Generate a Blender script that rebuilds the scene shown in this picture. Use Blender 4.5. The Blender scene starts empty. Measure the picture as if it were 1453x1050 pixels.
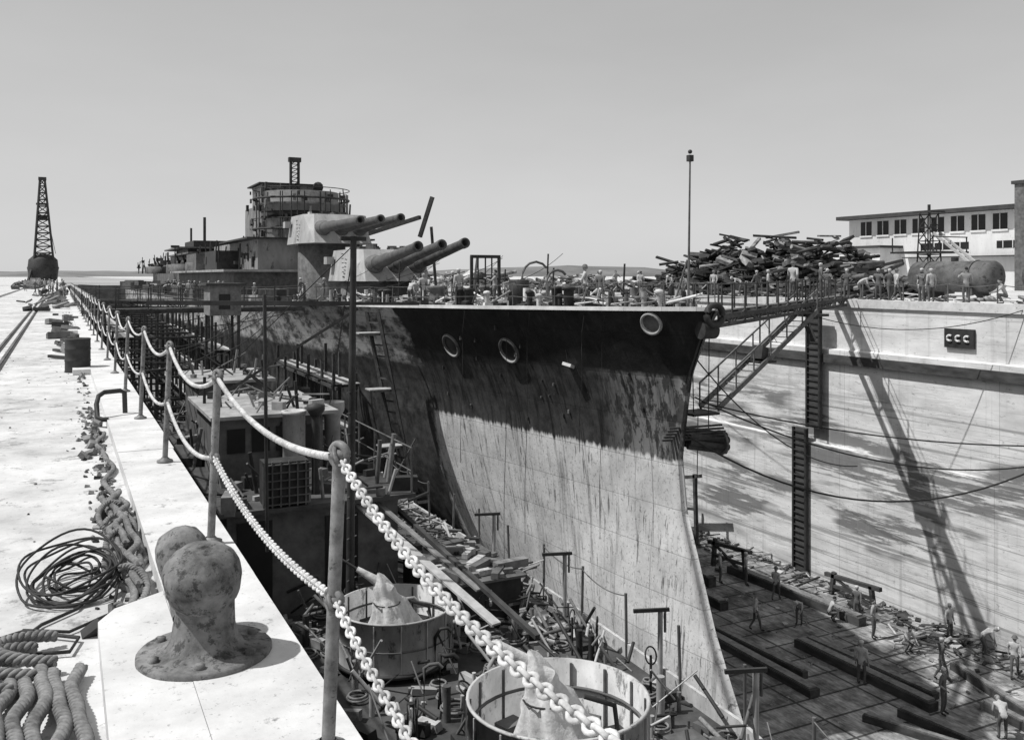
import bpy, bmesh, math, random
from mathutils import Vector, Matrix, Euler
R=random.Random(7)
S=bpy.context.scene
V=Vector
# ---------------------------------------------------------------- materials
MATS={}
def nodes(name,rough=.85,metal=0):
    m=bpy.data.materials.new(name); m.use_nodes=True
    nt=m.node_tree; b=nt.nodes['Principled BSDF']
    b.inputs['Roughness'].default_value=rough; b.inputs['Metallic'].default_value=metal
    b.inputs['Specular IOR Level'].default_value=.25
    MATS[name]=m
    return m,nt,b
def N(nt,t,**k):
    n=nt.nodes.new(t)
    for a,v in k.items(): setattr(n,a,v)
    return n
def L(nt,a,b): nt.links.new(a,b)
def coords(nt,scale=(1,1,1)):
    tc=N(nt,'ShaderNodeTexCoord'); mp=N(nt,'ShaderNodeMapping')
    mp.inputs['Scale'].default_value=scale
    L(nt,tc.outputs['Object'],mp.inputs['Vector']); return mp.outputs[0]
def noise(nt,vec,sc,det=8,rough=.65):
    n=N(nt,'ShaderNodeTexNoise'); n.inputs['Scale'].default_value=sc
    n.inputs['Detail'].default_value=det; n.inputs['Roughness'].default_value=rough
    L(nt,vec,n.inputs['Vector']); return n.outputs['Fac']
def rng(nt,val,a,b,c=0,d=1):
    n=N(nt,'ShaderNodeMapRange'); 
    for i,x in zip((1,2,3,4),(a,b,c,d)): n.inputs[i].default_value=x
    L(nt,val,n.inputs[0]); return n.outputs[0]
def mth(nt,op,a,b):
    n=N(nt,'ShaderNodeMath',operation=op)
    for i,x in enumerate((a,b)):
        if hasattr(x,'is_linked'): L(nt,x,n.inputs[i])
        else: n.inputs[i].default_value=x
    return n.outputs[0]
def mixv(nt,f,a,b):
    n=N(nt,'ShaderNodeMix'); n.data_type='FLOAT'
    for i,x in zip((0,2,3),(f,a,b)):
        if hasattr(x,'is_linked'): L(nt,x,n.inputs[i])
        else: n.inputs[i].default_value=x
    return n.outputs[0]
def fin(nt,b,val,bumpsrc=None,bump=.2,dist=.02):
    cc=N(nt,'ShaderNodeCombineColor')
    for i in range(3): L(nt,val,cc.inputs[i])
    L(nt,cc.outputs[0],b.inputs['Base Color'])
    if bumpsrc is not None:
        bp=N(nt,'ShaderNodeBump'); bp.inputs['Strength'].default_value=bump; bp.inputs['Distance'].default_value=dist
        L(nt,bumpsrc,bp.inputs['Height']); L(nt,bp.outputs[0],b.inputs['Normal'])
def mk(name,c,var=.35,sc=3,rough=.85,bump=.3,stretch=(1,1,1),metal=0,dist=.02,spot=0,spotv=.35):
    m,nt,b=nodes(name,rough,metal)
    v=coords(nt,stretch)
    n1=noise(nt,v,sc); n2=noise(nt,v,sc*.17,5)
    f=mth(nt,'ADD',mth(nt,'MULTIPLY',n1,.55),mth(nt,'MULTIPLY',n2,.45))
    val=rng(nt,f,.36,.64,c*(1-var),min(.9,c*(1+var)))
    if spot:
        n3=noise(nt,v,sc*1.7,9,.75)
        val=mth(nt,'MULTIPLY',val,rng(nt,n3,spot,spot+.07,1,spotv))
        n4=noise(nt,v,sc*11,6,.7)
        val=mth(nt,'MULTIPLY',val,rng(nt,n4,.60,.68,1,.5))
    fin(nt,b,val,n1,bump,dist)
    return m
mk('concrete_quay',.52,.3,1.9,.95,.8,spot=.56,spotv=.5)
mk('coping_stone',.57,.22,2.4,.95,.6,spot=.59)
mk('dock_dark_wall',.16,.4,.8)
mk('steel_dark',.035,.6,3,.6,.2)
mk('steel_mid',.11,.55,3,.65,.2)
mk('steel_light',.3,.45,2,.7,.2)
mk('gun_steel',.085,.5,2,.6,.2)
mk('ship_grey',.34,.35,1.1,.7,.3,(1,1,.4),spot=.58)
mk('bridge_grey',.2,.5,.9,.7,.3,(1,1,.4),spot=.56)
mk('tub_paint',.42,.4,3,.7,.3,(1,1,.5),spot=.55)
mk('paint_white',.62,.25,2,.75,.15,spot=.62)
mk('rust_iron',.16,.75,8,.85,.8,dist=.008,spot=.52,spotv=.35)
mk('rust_tank',.10,.6,2,.85,.5,spot=.55)
mk('pipe_paint',.18,.55,14,.5,.5,dist=.004,spot=.56)
mk('rope_fibre',.18,.5,24,.95,.6,dist=.004)
mk('rope_chain_light',.5,.45,26,.9,.6,dist=.003)
mk('cable_black',.03,.4,20,.6)
mk('timber_dark',.06,.6,4,.9,.4,(1,.3,1))
mk('timber',.18,.5,5,.9,.4)
mk('timber_light',.38,.3,5,.9,.3)
mk('canvas',.5,.35,7,.95,.8,dist=.03)
mk('canvas_dark',.13,.4,7,.95,.5)
mk('skin',.3,.1,20); mk('shirt',.42,.2,20); mk('denim',.1,.3,20); mk('boots',.03,.2,20); mk('hatm',.55,.2,20); mk('shirt_dark',.12,.2,20)
mk('glass_dark',.02,.2,3,.3,0)
mk('debris',.22,.85,2.5,.9,.5)
mk('hill',.16,.35,.01,.95,0)
mk('foliage',.06,.5,.8,.95,.3)
mk('building_white',.64,.15,.8,.9,.1,(1,1,.3),spot=.62,spotv=.6)
mk('roof_dark',.05,.3,1)
mk('deck_wood',.25,.5,2,.9,.3,(1,.2,1))
mk('boat_deck',.06,.6,2,.8,.3)
mk('far_ground',.3,.4,.02,.95,0)
m,nt,b=nodes('dock_floor_mat',.8)
v=coords(nt); br=N(nt,'ShaderNodeTexBrick'); L(nt,v,br.inputs['Vector'])
br.inputs['Scale'].default_value=.5; br.inputs['Mortar Size'].default_value=.03; br.offset=.0
br.inputs['Brick Width'].default_value=1.6; br.inputs['Row Height'].default_value=.75
br.inputs['Color1'].default_value=(.17,)*3+(1,); br.inputs['Color2'].default_value=(.25,)*3+(1,); br.inputs['Mortar'].default_value=(.05,)*3+(1,)
n1=noise(nt,v,.6); n2=noise(nt,coords(nt,(2,.5,1)),3)
bw=N(nt,'ShaderNodeRGBToBW'); L(nt,br.outputs[0],bw.inputs[0])
val=mth(nt,'MULTIPLY',bw.outputs[0],rng(nt,n1,.35,.65,.35,1.6)); val=mth(nt,'MULTIPLY',val,rng(nt,n2,.35,.65,.5,1.5))
val=mixv(nt,rng(nt,noise(nt,v,1.3,9,.8),.58,.66),val,.4)
fin(nt,b,val,n2,.3,.05)
# far wall: limewashed concrete with streaky stains
m,nt,b=nodes('dock_wall_mat',.9)
tc=N(nt,'ShaderNodeTexCoord'); sp=N(nt,'ShaderNodeSeparateXYZ'); L(nt,tc.outputs['Object'],sp.inputs[0])
base=rng(nt,noise(nt,coords(nt,(1,.25,1)),1.4,9,.7),.3,.7,.5,.8)
patch=rng(nt,noise(nt,coords(nt,(1,.10,.42)),1.0,4,.5),.45,.51)
fine=rng(nt,noise(nt,coords(nt,(1,.12,1.3)),1.5,9,.7),.44,.495)
zz=rng(nt,sp.outputs[2],-3.6,-5.0,.0,1); z2=rng(nt,sp.outputs[2],-12,-13.8,1,.3)
f=mth(nt,'MULTIPLY',mth(nt,'MULTIPLY',patch,fine),mth(nt,'MULTIPLY',zz,z2))
val=mixv(nt,mth(nt,'MULTIPLY',f,.9),base,.15)
run=rng(nt,noise(nt,coords(nt,(1,1.6,.06)),1.5,6),.54,.7,0,.5)
val=mixv(nt,run,val,.3)
line=rng(nt,noise(nt,coords(nt,(1,.02,2.2)),1.5,3),.585,.62,0,.6)
val=mixv(nt,mth(nt,'MULTIPLY',line,zz),val,.17)
speck=rng(nt,noise(nt,coords(nt,(1,.5,1)),6,8,.75),.58,.66,1,.55); val=mth(nt,'MULTIPLY',val,speck)
br=N(nt,'ShaderNodeTexBrick'); cx=N(nt,'ShaderNodeCombineXYZ'); L(nt,sp.outputs[1],cx.inputs[0]); L(nt,sp.outputs[2],cx.inputs[1]); L(nt,cx.outputs[0],br.inputs['Vector'])
br.inputs['Scale'].default_value=1; br.inputs['Brick Width'].default_value=9; br.inputs['Row Height'].default_value=2.4; br.inputs['Mortar Size'].default_value=.02; br.offset=0
br.inputs['Color1'].default_value=(1,1,1,1); br.inputs['Color2'].default_value=(.93,.93,.93,1); br.inputs['Mortar'].default_value=(.72,.72,.72,1)
bw=N(nt,'ShaderNodeRGBToBW'); L(nt,br.outputs[0],bw.inputs[0]); val=mth(nt,'MULTIPLY',val,bw.outputs[0])
fin(nt,b,val,fine,.3,.04)
# hull
m,nt,b=nodes('hull_paint',.62)
tc=N(nt,'ShaderNodeTexCoord'); sp=N(nt,'ShaderNodeSeparateXYZ'); L(nt,tc.outputs['Object'],sp.inputs[0])
X_,Y_,Z_=sp.outputs
nz=noise(nt,coords(nt,(1,1,1)),1.3,9,.7)
ns=noise(nt,coords(nt,(1,2.4,.12)),1.6,8,.7)
zj=mth(nt,'ADD',Z_,mth(nt,'MULTIPLY',mth(nt,'SUBTRACT',nz,.5),.4))
zj2=mth(nt,'ADD',Z_,mth(nt,'MULTIPLY',mth(nt,'SUBTRACT',ns,.5),.9))
low=rng(nt,noise(nt,coords(nt,(1,.7,.5)),.9,9,.7),.33,.68,.46,.8)
low=mth(nt,'MULTIPLY',low,rng(nt,ns,.54,.66,1,.5))
low=mth(nt,'MULTIPLY',low,rng(nt,noise(nt,coords(nt,(1,3.5,.35)),1.8,8,.7),.575,.62,1,.35))
low=mth(nt,'MULTIPLY',low,rng(nt,noise(nt,coords(nt,(1,1,1)),9,6,.7),.56,.64,1,.5))
boot=rng(nt,nz,.35,.65,.025,.075)
lightpatch=mth(nt,'MULTIPLY',rng(nt,Y_,30.0,28.2),rng(nt,noise(nt,coords(nt,(1,2,.8)),1.5,9,.7),.47,.53))
boot=mixv(nt,lightpatch,boot,.2)
boot=mth(nt,'MULTIPLY',boot,rng(nt,ns,.5,.62,1,.4))
up=rng(nt,nz,.35,.7,.010,.030)
up=mth(nt,'MULTIPLY',up,rng(nt,ns,.56,.66,1,1.8))
val=mixv(nt,rng(nt,zj,-1.55,-1.4),boot,up)
val=mixv(nt,rng(nt,zj2,-4.6,-4.45),low,val)
aftup=rng(nt,noise(nt,coords(nt,(1,.5,1)),1.1,9,.75),.43,.56,.07,.5)
aftlo=rng(nt,nz,.4,.7,.02,.09)
aft=mixv(nt,rng(nt,zj,-2.4,-2.1),aftlo,aftup)
val=mixv(nt,rng(nt,mth(nt,'ADD',Y_,mth(nt,'MULTIPLY',nz,1.5)),42.6,43.0),val,aft)
br=N(nt,'ShaderNodeTexBrick'); cx=N(nt,'ShaderNodeCombineXYZ'); L(nt,Y_,cx.inputs[0]); L(nt,Z_,cx.inputs[1]); L(nt,cx.outputs[0],br.inputs['Vector'])
br.inputs['Scale'].default_value=1; br.inputs['Brick Width'].default_value=5.5; br.inputs['Row Height'].default_value=1.55; br.inputs['Mortar Size'].default_value=.018
br.inputs['Color1'].default_value=(1,1,1,1); br.inputs['Color2'].default_value=(.88,.88,.88,1); br.inputs['Mortar'].default_value=(.62,.62,.62,1)
bw=N(nt,'ShaderNodeRGBToBW'); L(nt,br.outputs[0],bw.inputs[0])
val=mth(nt,'MULTIPLY',val,bw.outputs[0])
fin(nt,b,val,mth(nt,'ADD',bw.outputs[0],mth(nt,'MULTIPLY',nz,.9)),.5,.06)

# ---------------------------------------------------------------- builder
class B:
    def __init__(s): s.v=[];s.f=[];s.m=[];s.s=[];s.mats=[]
    def mi(s,m):
        if m not in s.mats: s.mats.append(m)
        return s.mats.index(m)
    def add(s,vs,fs,mat,smooth=False):
        o=len(s.v); s.v+= [tuple(v) for v in vs]; k=s.mi(mat)
        for f in fs: s.f.append([o+i for i in f]); s.m.append(k); s.s.append(smooth)
    def box(s,c,d,mat,rot=None):
        c=V(c); M=Euler(rot).to_matrix() if rot else Matrix.Identity(3)
        vs=[c+M@V((x*d[0]/2,y*d[1]/2,z*d[2]/2)) for z in(-1,1) for y in(-1,1) for x in(-1,1)]
        s.add(vs,[(0,2,3,1),(4,5,7,6),(0,1,5,4),(2,6,7,3),(0,4,6,2),(1,3,7,5)],mat)
    def bb(s,a,b,mat): s.box([(a[i]+b[i])/2 for i in range(3)],[abs(b[i]-a[i]) for i in range(3)],mat)
    def beam(s,p,q,w,h,mat):
        p=V(p);q=V(q);d=q-p; 
        M=d.to_track_quat('Y','Z').to_matrix(); c=(p+q)/2; l=d.length
        vs=[c+M@V((x*w/2,y*l/2,z*h/2)) for z in(-1,1) for y in(-1,1) for x in(-1,1)]
        s.add(vs,[(0,2,3,1),(4,5,7,6),(0,1,5,4),(2,6,7,3),(0,4,6,2),(1,3,7,5)],mat)
    def cyl(s,p,q,r1,mat,r2=None,n=10,caps=True):
        if r2 is None:r2=r1
        p=V(p);q=V(q); M=(q-p).to_track_quat('Z','Y').to_matrix()
        vs=[];
        for c,r in((p,r1),(q,r2)):
            for i in range(n):
                a=2*math.pi*i/n; vs.append(c+M@V((r*math.cos(a),r*math.sin(a),0)))
        s.add(vs,[(i,(i+1)%n,n+(i+1)%n,n+i) for i in range(n)],mat,n>5)
        if caps:
            s.add(vs,[tuple(range(n))[::-1],tuple(range(n,2*n))],mat)
    def tube(s,pts,r,mat,n=6,rad=None,closed=False):
        pts=[V(p) for p in pts]; vs=[]; k=len(pts)
        up=V((0,0,1))
        for i,p in enumerate(pts):
            if closed: t=pts[(i+1)%k]-pts[i-1]
            else: t=pts[min(i+1,k-1)]-pts[max(i-1,0)]
            if t.length<1e-9: t=V((0,0,1))
            t.normalize(); a=t.cross(up)
            if a.length<.05: a=t.cross(V((1,0,0)))
            a.normalize(); bb=a.cross(t); rr=rad[i] if rad else r
            for j in range(n):
                g=2*math.pi*j/n; vs.append(p+a*rr*math.cos(g)+bb*rr*math.sin(g))
        fs=[]
        for i in range(k if closed else k-1):
            i2=(i+1)%k
            for j in range(n):
                fs.append((i*n+j,i*n+(j+1)%n,i2*n+(j+1)%n,i2*n+j))
        s.add(vs,fs,mat,True)
        if not closed: s.add(vs,[tuple(range(n))[::-1],tuple(range((k-1)*n,k*n))],mat)
    def rope(s,pts,r,pitch,mat,n=5,seg=7):
        pts=[V(p) for p in pts]; 
        L0=[0]
        for a,b in zip(pts,pts[1:]): L0.append(L0[-1]+(b-a).length)
        T=L0[-1]; m=max(4,int(T/pitch*seg)); C=[];j=0
        for i in range(m+1):
            d=T*i/m
            while j<len(pts)-2 and L0[j+1]<d: j+=1
            u=(d-L0[j])/max(1e-6,L0[j+1]-L0[j]); C.append((pts[j].lerp(pts[j+1],u),d))
        for k in range(3):
            st=[]
            for i,(p,d) in enumerate(C):
                t=(C[min(i+1,m)][0]-C[max(i-1,0)][0]).normalized()
                a=t.cross(V((0,0,1))); 
                if a.length<.05:a=t.cross(V((1,0,0)))
                a.normalize(); bb=a.cross(t); g=2*math.pi*(d/pitch+k/3)
                st.append(p+(a*math.cos(g)+bb*math.sin(g))*r*.56)
            s.tube(st,r*.5,mat,n)
    def chain(s,pts,R1,r,mat):
        pts=[V(p) for p in pts]; L0=[0]
        for a,b in zip(pts,pts[1:]): L0.append(L0[-1]+(b-a).length)
        T=L0[-1]; sp_=R1*2.1; m=int(T/sp_); j=0
        for i in range(m+1):
            d=T*i/m
            while j<len(pts)-2 and L0[j+1]<d: j+=1
            u=(d-L0[j])/max(1e-6,L0[j+1]-L0[j]); c=pts[j].lerp(pts[j+1],u); t=(pts[j+1]-pts[j]).normalized()
            a=t.cross(V((0,0,1))).normalized(); b=a.cross(t); g=.6+(math.pi/2 if i%2 else 0); w=a*math.cos(g)+b*math.sin(g); nrm=t.cross(w)
            vs=[];K=12;n=6
            for q in range(K):
                th=2*math.pi*q/K; e=t*math.cos(th)*1.45+w*math.sin(th); o=(t*math.cos(th)+w*math.sin(th)).normalized(); ctr=c+e*R1
                for p_ in range(n):
                    f=2*math.pi*p_/n; vs.append(ctr+(o*math.cos(f)+nrm*math.sin(f))*r)
            s.add(vs,[(q*n+p_,q*n+(p_+1)%n,((q+1)%K)*n+(p_+1)%n,((q+1)%K)*n+p_) for q in range(K) for p_ in range(n)],mat,True)
    def lathe(s,prof,o,mat,n=20,M=None,smooth=True):
        o=V(o); M=M or Matrix.Identity(3); vs=[]
        for r,z in prof:
            for i in range(n):
                a=2*math.pi*i/n; vs.append(o+M@V((r*math.cos(a),r*math.sin(a),z)))
        s.add(vs,[(j*n+i,j*n+(i+1)%n,(j+1)*n+(i+1)%n,(j+1)*n+i) for j in range(len(prof)-1) for i in range(n)],mat,smooth)
    def ball(s,c,r,mat,n=12,sc=(1,1,1),jit=0,M=None):
        vs=[];h=n//2; M=M or Matrix.Identity(3)
        for j in range(h+1):
            p=math.pi*j/h
            for i in range(n):
                a=2*math.pi*i/n; k=r*(1+jit*(R.random()-.5))
                vs.append(V(c)+M@V((k*sc[0]*math.sin(p)*math.cos(a),k*sc[1]*math.sin(p)*math.sin(a),k*sc[2]*math.cos(p))))
        s.add(vs,[(j*n+i,(j+1)*n+i,(j+1)*n+(i+1)%n,j*n+(i+1)%n) for j in range(h) for i in range(n)],mat,True)
    def torus(s,c,R1,r,mat,M=None,n=20,k=8,a0=0,a1=2*math.pi):
        M=M or Matrix.Identity(3); full=abs(a1-a0-2*math.pi)<.01
        pts=[V(c)+M@V((R1*math.cos(a0+(a1-a0)*i/n),R1*math.sin(a0+(a1-a0)*i/n),0)) for i in range(n+(0 if full else 1))]
        s.tube(pts,r,mat,k,closed=full)
    def prism(s,poly,z0,z1,mat,top=None):
        n=len(poly); top=top or poly
        vs=[(x,y,z0) for x,y in poly]+[(x,y,z1) for x,y in top]
        s.add(vs,[(i,(i+1)%n,n+(i+1)%n,n+i) for i in range(n)]+[tuple(range(n))[::-1],tuple(range(n,2*n))],mat)
    def obj(s,name,parent=None,loc=None):
        me=bpy.data.meshes.new(name); me.from_pydata(s.v,[],s.f)
        for m in s.mats: me.materials.append(MATS[m])
        me.polygons.foreach_set('material_index',s.m); me.polygons.foreach_set('use_smooth',s.s)
        me.update(); o=bpy.data.objects.new(name,me); S.collection.objects.link(o)
        if parent:o.parent=parent
        if loc:o.location=loc
        return o
def empty(name):
    e=bpy.data.objects.new(name,None); S.collection.objects.link(e); return e
def cat(p,q,sag,n=20):
    p=V(p);q=V(q); return [p.lerp(q,i/n)-V((0,0,4*sag*(i/n)*(1-i/n))) for i in range(n+1)]

ZF=-14.5; XW=38.0
# ---------------------------------------------------------------- ground
g=B()
g.add([(-4000,-4000,-.12),(.62,-4000,-.12),(.62,4000,-.12),(-4000,4000,-.12)],[(0,1,2,3)],'concrete_quay')
g.add([(.62,235,-.12),(XW,235,-.12),(XW,4000,-.12),(.62,4000,-.12)],[(0,1,2,3)],'far_ground')
g.add([(.62,-4000,-.12),(XW,-4000,-.12),(XW,-25,-.12),(.62,-25,-.12)],[(0,1,2,3)],'concrete_quay')
g.add([(XW,-4000,.7),(4000,-4000,.7),(4000,4000,.7),(XW,4000,.7)],[(0,1,2,3)],'concrete_quay')
g.obj('ground')
g=B()
ys=[-25,-8,-1.5,3.1,6.4]+[6.4+5.1*k for k in range(1,44)]+[235]
rc=random.Random(3)
for a,b_ in zip(ys,ys[1:]):
    if b_>a: g.bb((.6,a+.006,-.5),(1.2+rc.uniform(-.01,.01),b_-.006,rc.uniform(-.006,.004)),'coping_stone')
g.prism([(.16,-3),(.597,-3),(.597,6.3),(.30,6.1),(.2,5.9)],-.5,.0,'coping_stone')
for k in range(12):
    y=22+k*16; g.bb((.25,y,-.5),(.597,y+2,0),'coping_stone')
g.obj('dock_coping_kerb')
g=B()
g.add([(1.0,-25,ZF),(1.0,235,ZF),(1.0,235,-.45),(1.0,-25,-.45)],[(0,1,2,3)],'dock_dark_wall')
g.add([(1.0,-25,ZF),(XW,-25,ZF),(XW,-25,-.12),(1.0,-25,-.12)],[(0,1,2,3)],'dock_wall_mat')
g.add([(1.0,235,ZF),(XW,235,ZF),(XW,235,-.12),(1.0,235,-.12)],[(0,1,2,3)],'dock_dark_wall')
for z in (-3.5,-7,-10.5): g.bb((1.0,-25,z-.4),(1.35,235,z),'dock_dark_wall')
g.obj('dock_near_wall')
g=B()
g.add([(1,-25,ZF),(XW,-25,ZF),(XW,235,ZF),(1,235,ZF)],[(0,1,2,3)],'dock_floor_mat')
g.obj('dock_floor')
g=B()
prof=[(XW,.7),(XW,-1.9),(XW-.45,-1.95),(XW-.45,-7.1),(XW-.8,-7.15),(XW-.8,ZF)]
vs=[];
for x,z in prof: vs+=[(x,-25,z),(x,235,z)]
g.add(vs,[(2*i,2*i+2,2*i+3,2*i+1) for i in range(len(prof)-1)],'dock_wall_mat')
g.bb((XW-.12,-25,.35),(XW+.5,235,.78),'coping_stone')
g.bb((XW-.75,-25,-2.65),(XW-.452,235,-2.2),'timber_dark')
g.obj('dock_far_wall')
g=B()
for (x,y,z0,z1) in ((XW-.85,37.8,-6.3,.4),(XW-.98,38.7,ZF,-6.4)):
    g.bb((x,y-.45,z0),(x+.17,y+.45,z1),'timber_dark')  # dark slab stands in for the shade inside the ladder recess
    for s in(-.47,.47): g.bb((x-.12,y+s-.06,z0),(x+.05,y+s+.06,z1),'steel_dark')
    z=z0+.2
    while z<z1-.1: g.cyl((x-.08,y-.42,z),(x-.08,y+.42,z),.03,'steel_dark',n=6); z+=.35
g.obj('dock_wall_ladder')
g=B()
yb=29.3
g.bb((XW-.16,yb-.78,-1.35),(XW-.01,yb+.78,-.45),'steel_dark')
for k in(-1,0,1):
    M=Matrix(((0,0,1),(-1,0,0),(0,1,0)))
    g.torus((XW-.2,yb+k*.46,-.9),.13,.055,'paint_white',M=M,n=14,k=6,a0=.9,a1=5.4)
g.obj('dock_wall_sign_panel')

g=B()
for x in(-1.32,-1.62,-5.5,-5.8):
    g.bb((x-.035,-10,-.116),(x+.035,300,-.085),'steel_mid')
    g.bb((x+.05,-10,-.117),(x+.11,300,-.108),'steel_dark')
g.obj('crane_rail_track')

# ---------------------------------------------------------------- hills
g=B(); n=140; vs=[]
for i in range(n+1):
    a=-1.2+i*2.9/n; rr=2600
    h=14+26*abs(math.sin(i*.21))*(.5+.5*math.sin(i*.07+1))+R.random()*4
    for q,(dr,hh) in enumerate(((0,-1),(120,h*.6),(300,h),(900,-1))):
        vs.append(((rr+dr)*math.sin(a),(rr+dr)*math.cos(a),hh))
fs=[(i*4+j,i*4+j+1,i*4+5+j,i*4+4+j) for i in range(n) for j in range(3)]
g.add(vs,fs,'hill',True); g.obj('hills')

# ---------------------------------------------------------------- railing
PX=1.05; PY=[.47+3.4*k for k in range(-1,34)]
for i,y in enumerate(PY):
    g=B(); lean=.05
    b0=V((PX-.02,y,0)); t0=V((PX-.02+lean,y,1.23)); mid=b0.lerp(t0,.52)
    near=y<20; n=14 if near else 6
    g.lathe([(.085,0),(.085,.02),(.05,.035),(.036,.05)],b0,'pipe_paint',n)
    g.cyl(b0,t0,.029,'pipe_paint',n=n)
    Mx=Euler((0,math.radians(90),.5)).to_matrix()
    for c,r in((t0+V((0,0,.03)),.046),(mid,.042)):
        if near:
            g.torus(c,r,.018,'pipe_paint',M=Mx,n=20,k=10)
            g.ball(c,.034,'pipe_paint',12,(1.2,1.3,.8))
            g.tube([c+V((.03*math.cos(a),.05*math.sin(a*1.3),.04*math.sin(a))) for a in [k*.7 for k in range(10)]],.012,'pipe_paint',6)
        else: g.ball(c,.055,'pipe_paint',8)
    g.obj('railing_post')
for lvl,sg in((1,.18),(.52,.16)):
    for i in range(len(PY)-1):
        g=B(); p=V((PX-.02+.05*lvl,PY[i],1.25*lvl)); q=V((PX-.02+.05*lvl,PY[i+1],1.25*lvl))
        sg2=sg*(1+.25*math.sin(i*2.3))
        if i==1: sg2=sg*1.4
        pts=cat(p,q,sg2,24)
        if PY[i]<2 or (lvl<1 and PY[i]<7): g.chain(pts,.0175,.0075,'rope_chain_light'); nm='railing_chain'
        elif PY[i]<13: g.rope(pts,.018,.085,'rope_chain_light',6,8); nm='railing_rope'
        else: g.tube(pts,.016 if PY[i]<40 else .024,'rope_chain_light',5); nm='railing_rope'
        g.obj(nm)

# ---------------------------------------------------------------- bollard
g=B(); bx,by=.70,5.16
def rough(prof,o,mat,n,M=None,amp=.0022):
    st=len(g.v); g.lathe(prof,o,mat,n,M)
    for i in range(st,len(g.v)):
        v=V(g.v[i]); k=amp*(math.sin(v.x*31+v.z*23)+math.sin(v.y*37-v.z*29+1)+math.sin(v.x*71+v.y*53)); d=(v-V(o)); d.z*=.3
        if d.length>1e-4: g.v[i]=tuple(v+d.normalized()*k)
rough([(.35,0),(.35,.022),(.34,.032),(.2,.036)],(bx,by,0),'rust_iron',48,amp=.0008)
rough([(.27,.032),(.205,.05),(.175,.09),(.162,.15),(.155,.22),(.152,.3),(.155,.36),(.165,.44)],(bx,by,0),'rust_iron',40)
M=Euler((.35,-.15,0)).to_matrix()
rough([(.15,-.10),(.178,-.06),(.195,-.02),(.202,.03),(.2,.08),(.19,.12),(.168,.155),(.135,.18),(.09,.195),(.045,.202),(0,.204)],(bx-.01,by-.02,.38),'rust_iron',40,M)
M=Euler((-.75,-.15,0)).to_matrix()
rough([(.12,-.30),(.125,-.2),(.13,-.1),(.14,0),(.145,.06),(.138,.12),(.112,.17),(.06,.2),(0,.21)],(bx-.07,by+.27,.42),'rust_iron',36,M)
for k in range(6):
    a=k*math.pi/3+.3; g.lathe([(.028,.03),(.028,.055),(0,.058)],(bx+.28*math.cos(a),by+.28*math.sin(a),0),'rust_iron',6)
g.obj('mooring_bollard')

g=B(); o=(.36,22.8,-.12)
g.lathe([(0,0),(.27,0),(.275,.02),(.265,.04),(.265,.24),(.28,.26),(.265,.28),(.265,.5),(.28,.52),(.265,.54),(.265,.72),(.275,.74),(.255,.76),(.25,.73),(0,.73)],o,'steel_dark',24)
g.obj('oil_drum')
g=B(); g.tube([(.62,14.2,0),(.55,14.2,.0),(.48,14.3,.02),(.47,14.4,.2),(.50,14.5,.30),(.58,14.6,.34),(.80,14.7,.34),(.86,14.75,.3),(.87,14.76,0)],.035,'steel_dark',8); g.obj('bent_pipe_rail')

g=B()
for k in range(13):
    r=.13+.013*k+R.uniform(-.03,.03); cx=.10+R.uniform(-.05,.05); cy=7.0+R.uniform(-.1,.1)
    t1=R.uniform(-.3,.3); t2=R.uniform(-.1,.4); e=R.uniform(.9,1.3); ph=R.random()*6
    pts=[]
    for i in range(40):
        a=2*math.pi*i/40
        x=r*e*math.cos(a); y=r*math.sin(a)*1.5
        z=-.09+max(0,.014*k*.5+ t1*x+t2*y+.02*math.sin(3*a+ph)+.03)
        pts.append((cx+x,cy+y,z))
    g.tube(pts,.0085,'cable_black',6,closed=True)
g.tube([(.25,6.9,-.1),(.1,6.5,-.1),(-.1,6.3,-.1),(-.25,6.0,-.1),(-.15,5.8,-.09),(.05,5.75,-.09),(.1,5.95,-.09),(-.2,6.2,-.09),(-.6,6.0,-.1)],.011,'cable_black',6)
g.tube([(.3,7.3,-.08),(.36,6.8,-.05),(.3,6.3,-.09),(.05,6.1,-.1),(-.2,6.25,-.1)],.010,'cable_black',6)
g.obj('cable_coil')
g=B()
def wig(y0,y1,x,amp,ph,z,n=26): return [V((x+amp*math.sin(ph+i*.45)+amp*.5*math.sin(i*.9+ph*2),y0+(y1-y0)*i/n,z(i/n))) for i in range(n+1)]
for k in range(7):
    x=-.42+.083*k
    g.rope(wig(3.6,5.5+.13*math.sin(k*2),x,.022,k*1.3,lambda t,k=k:-.07+.07*math.sin(min(1,t*1.1)*3.1)*(1-.1*k)),.035,.115,'rope_fibre',7,9)
for k in range(3):
    g.rope([V((-.22+.1*k-.3*abs(math.sin(a)),5.45+.14*k+.2*math.cos(a*1.0),-.05+.05*math.sin(a))) for a in [i*math.pi/14 for i in range(15)]],.034,.115,'rope_fibre',6,8)
g.rope([V((-1.0,6.3,-.08)),V((-.7,6.1,-.08)),V((-.5,5.9,-.06)),V((-.45,5.6,.0)),V((-.6,5.3,-.04)),V((-.9,5.1,-.08))],.038,.12,'rope_fibre',6)
g.obj('mooring_hawser')
g=B()
for k in range(6):
    g.rope(wig(6.3+.25*k,9.4-.2*k+R.random(),.40+.045*(k%4),.035,k*1.7,lambda t,k=k:-.08+.05*(k%3)+.02*math.sin(t*9+k)),.027,.09,'rope_fibre',5)
g.rope(wig(9,13.5,.47,.05,2,lambda t:-.08),.026,.09,'rope_fibre',5)
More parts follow.
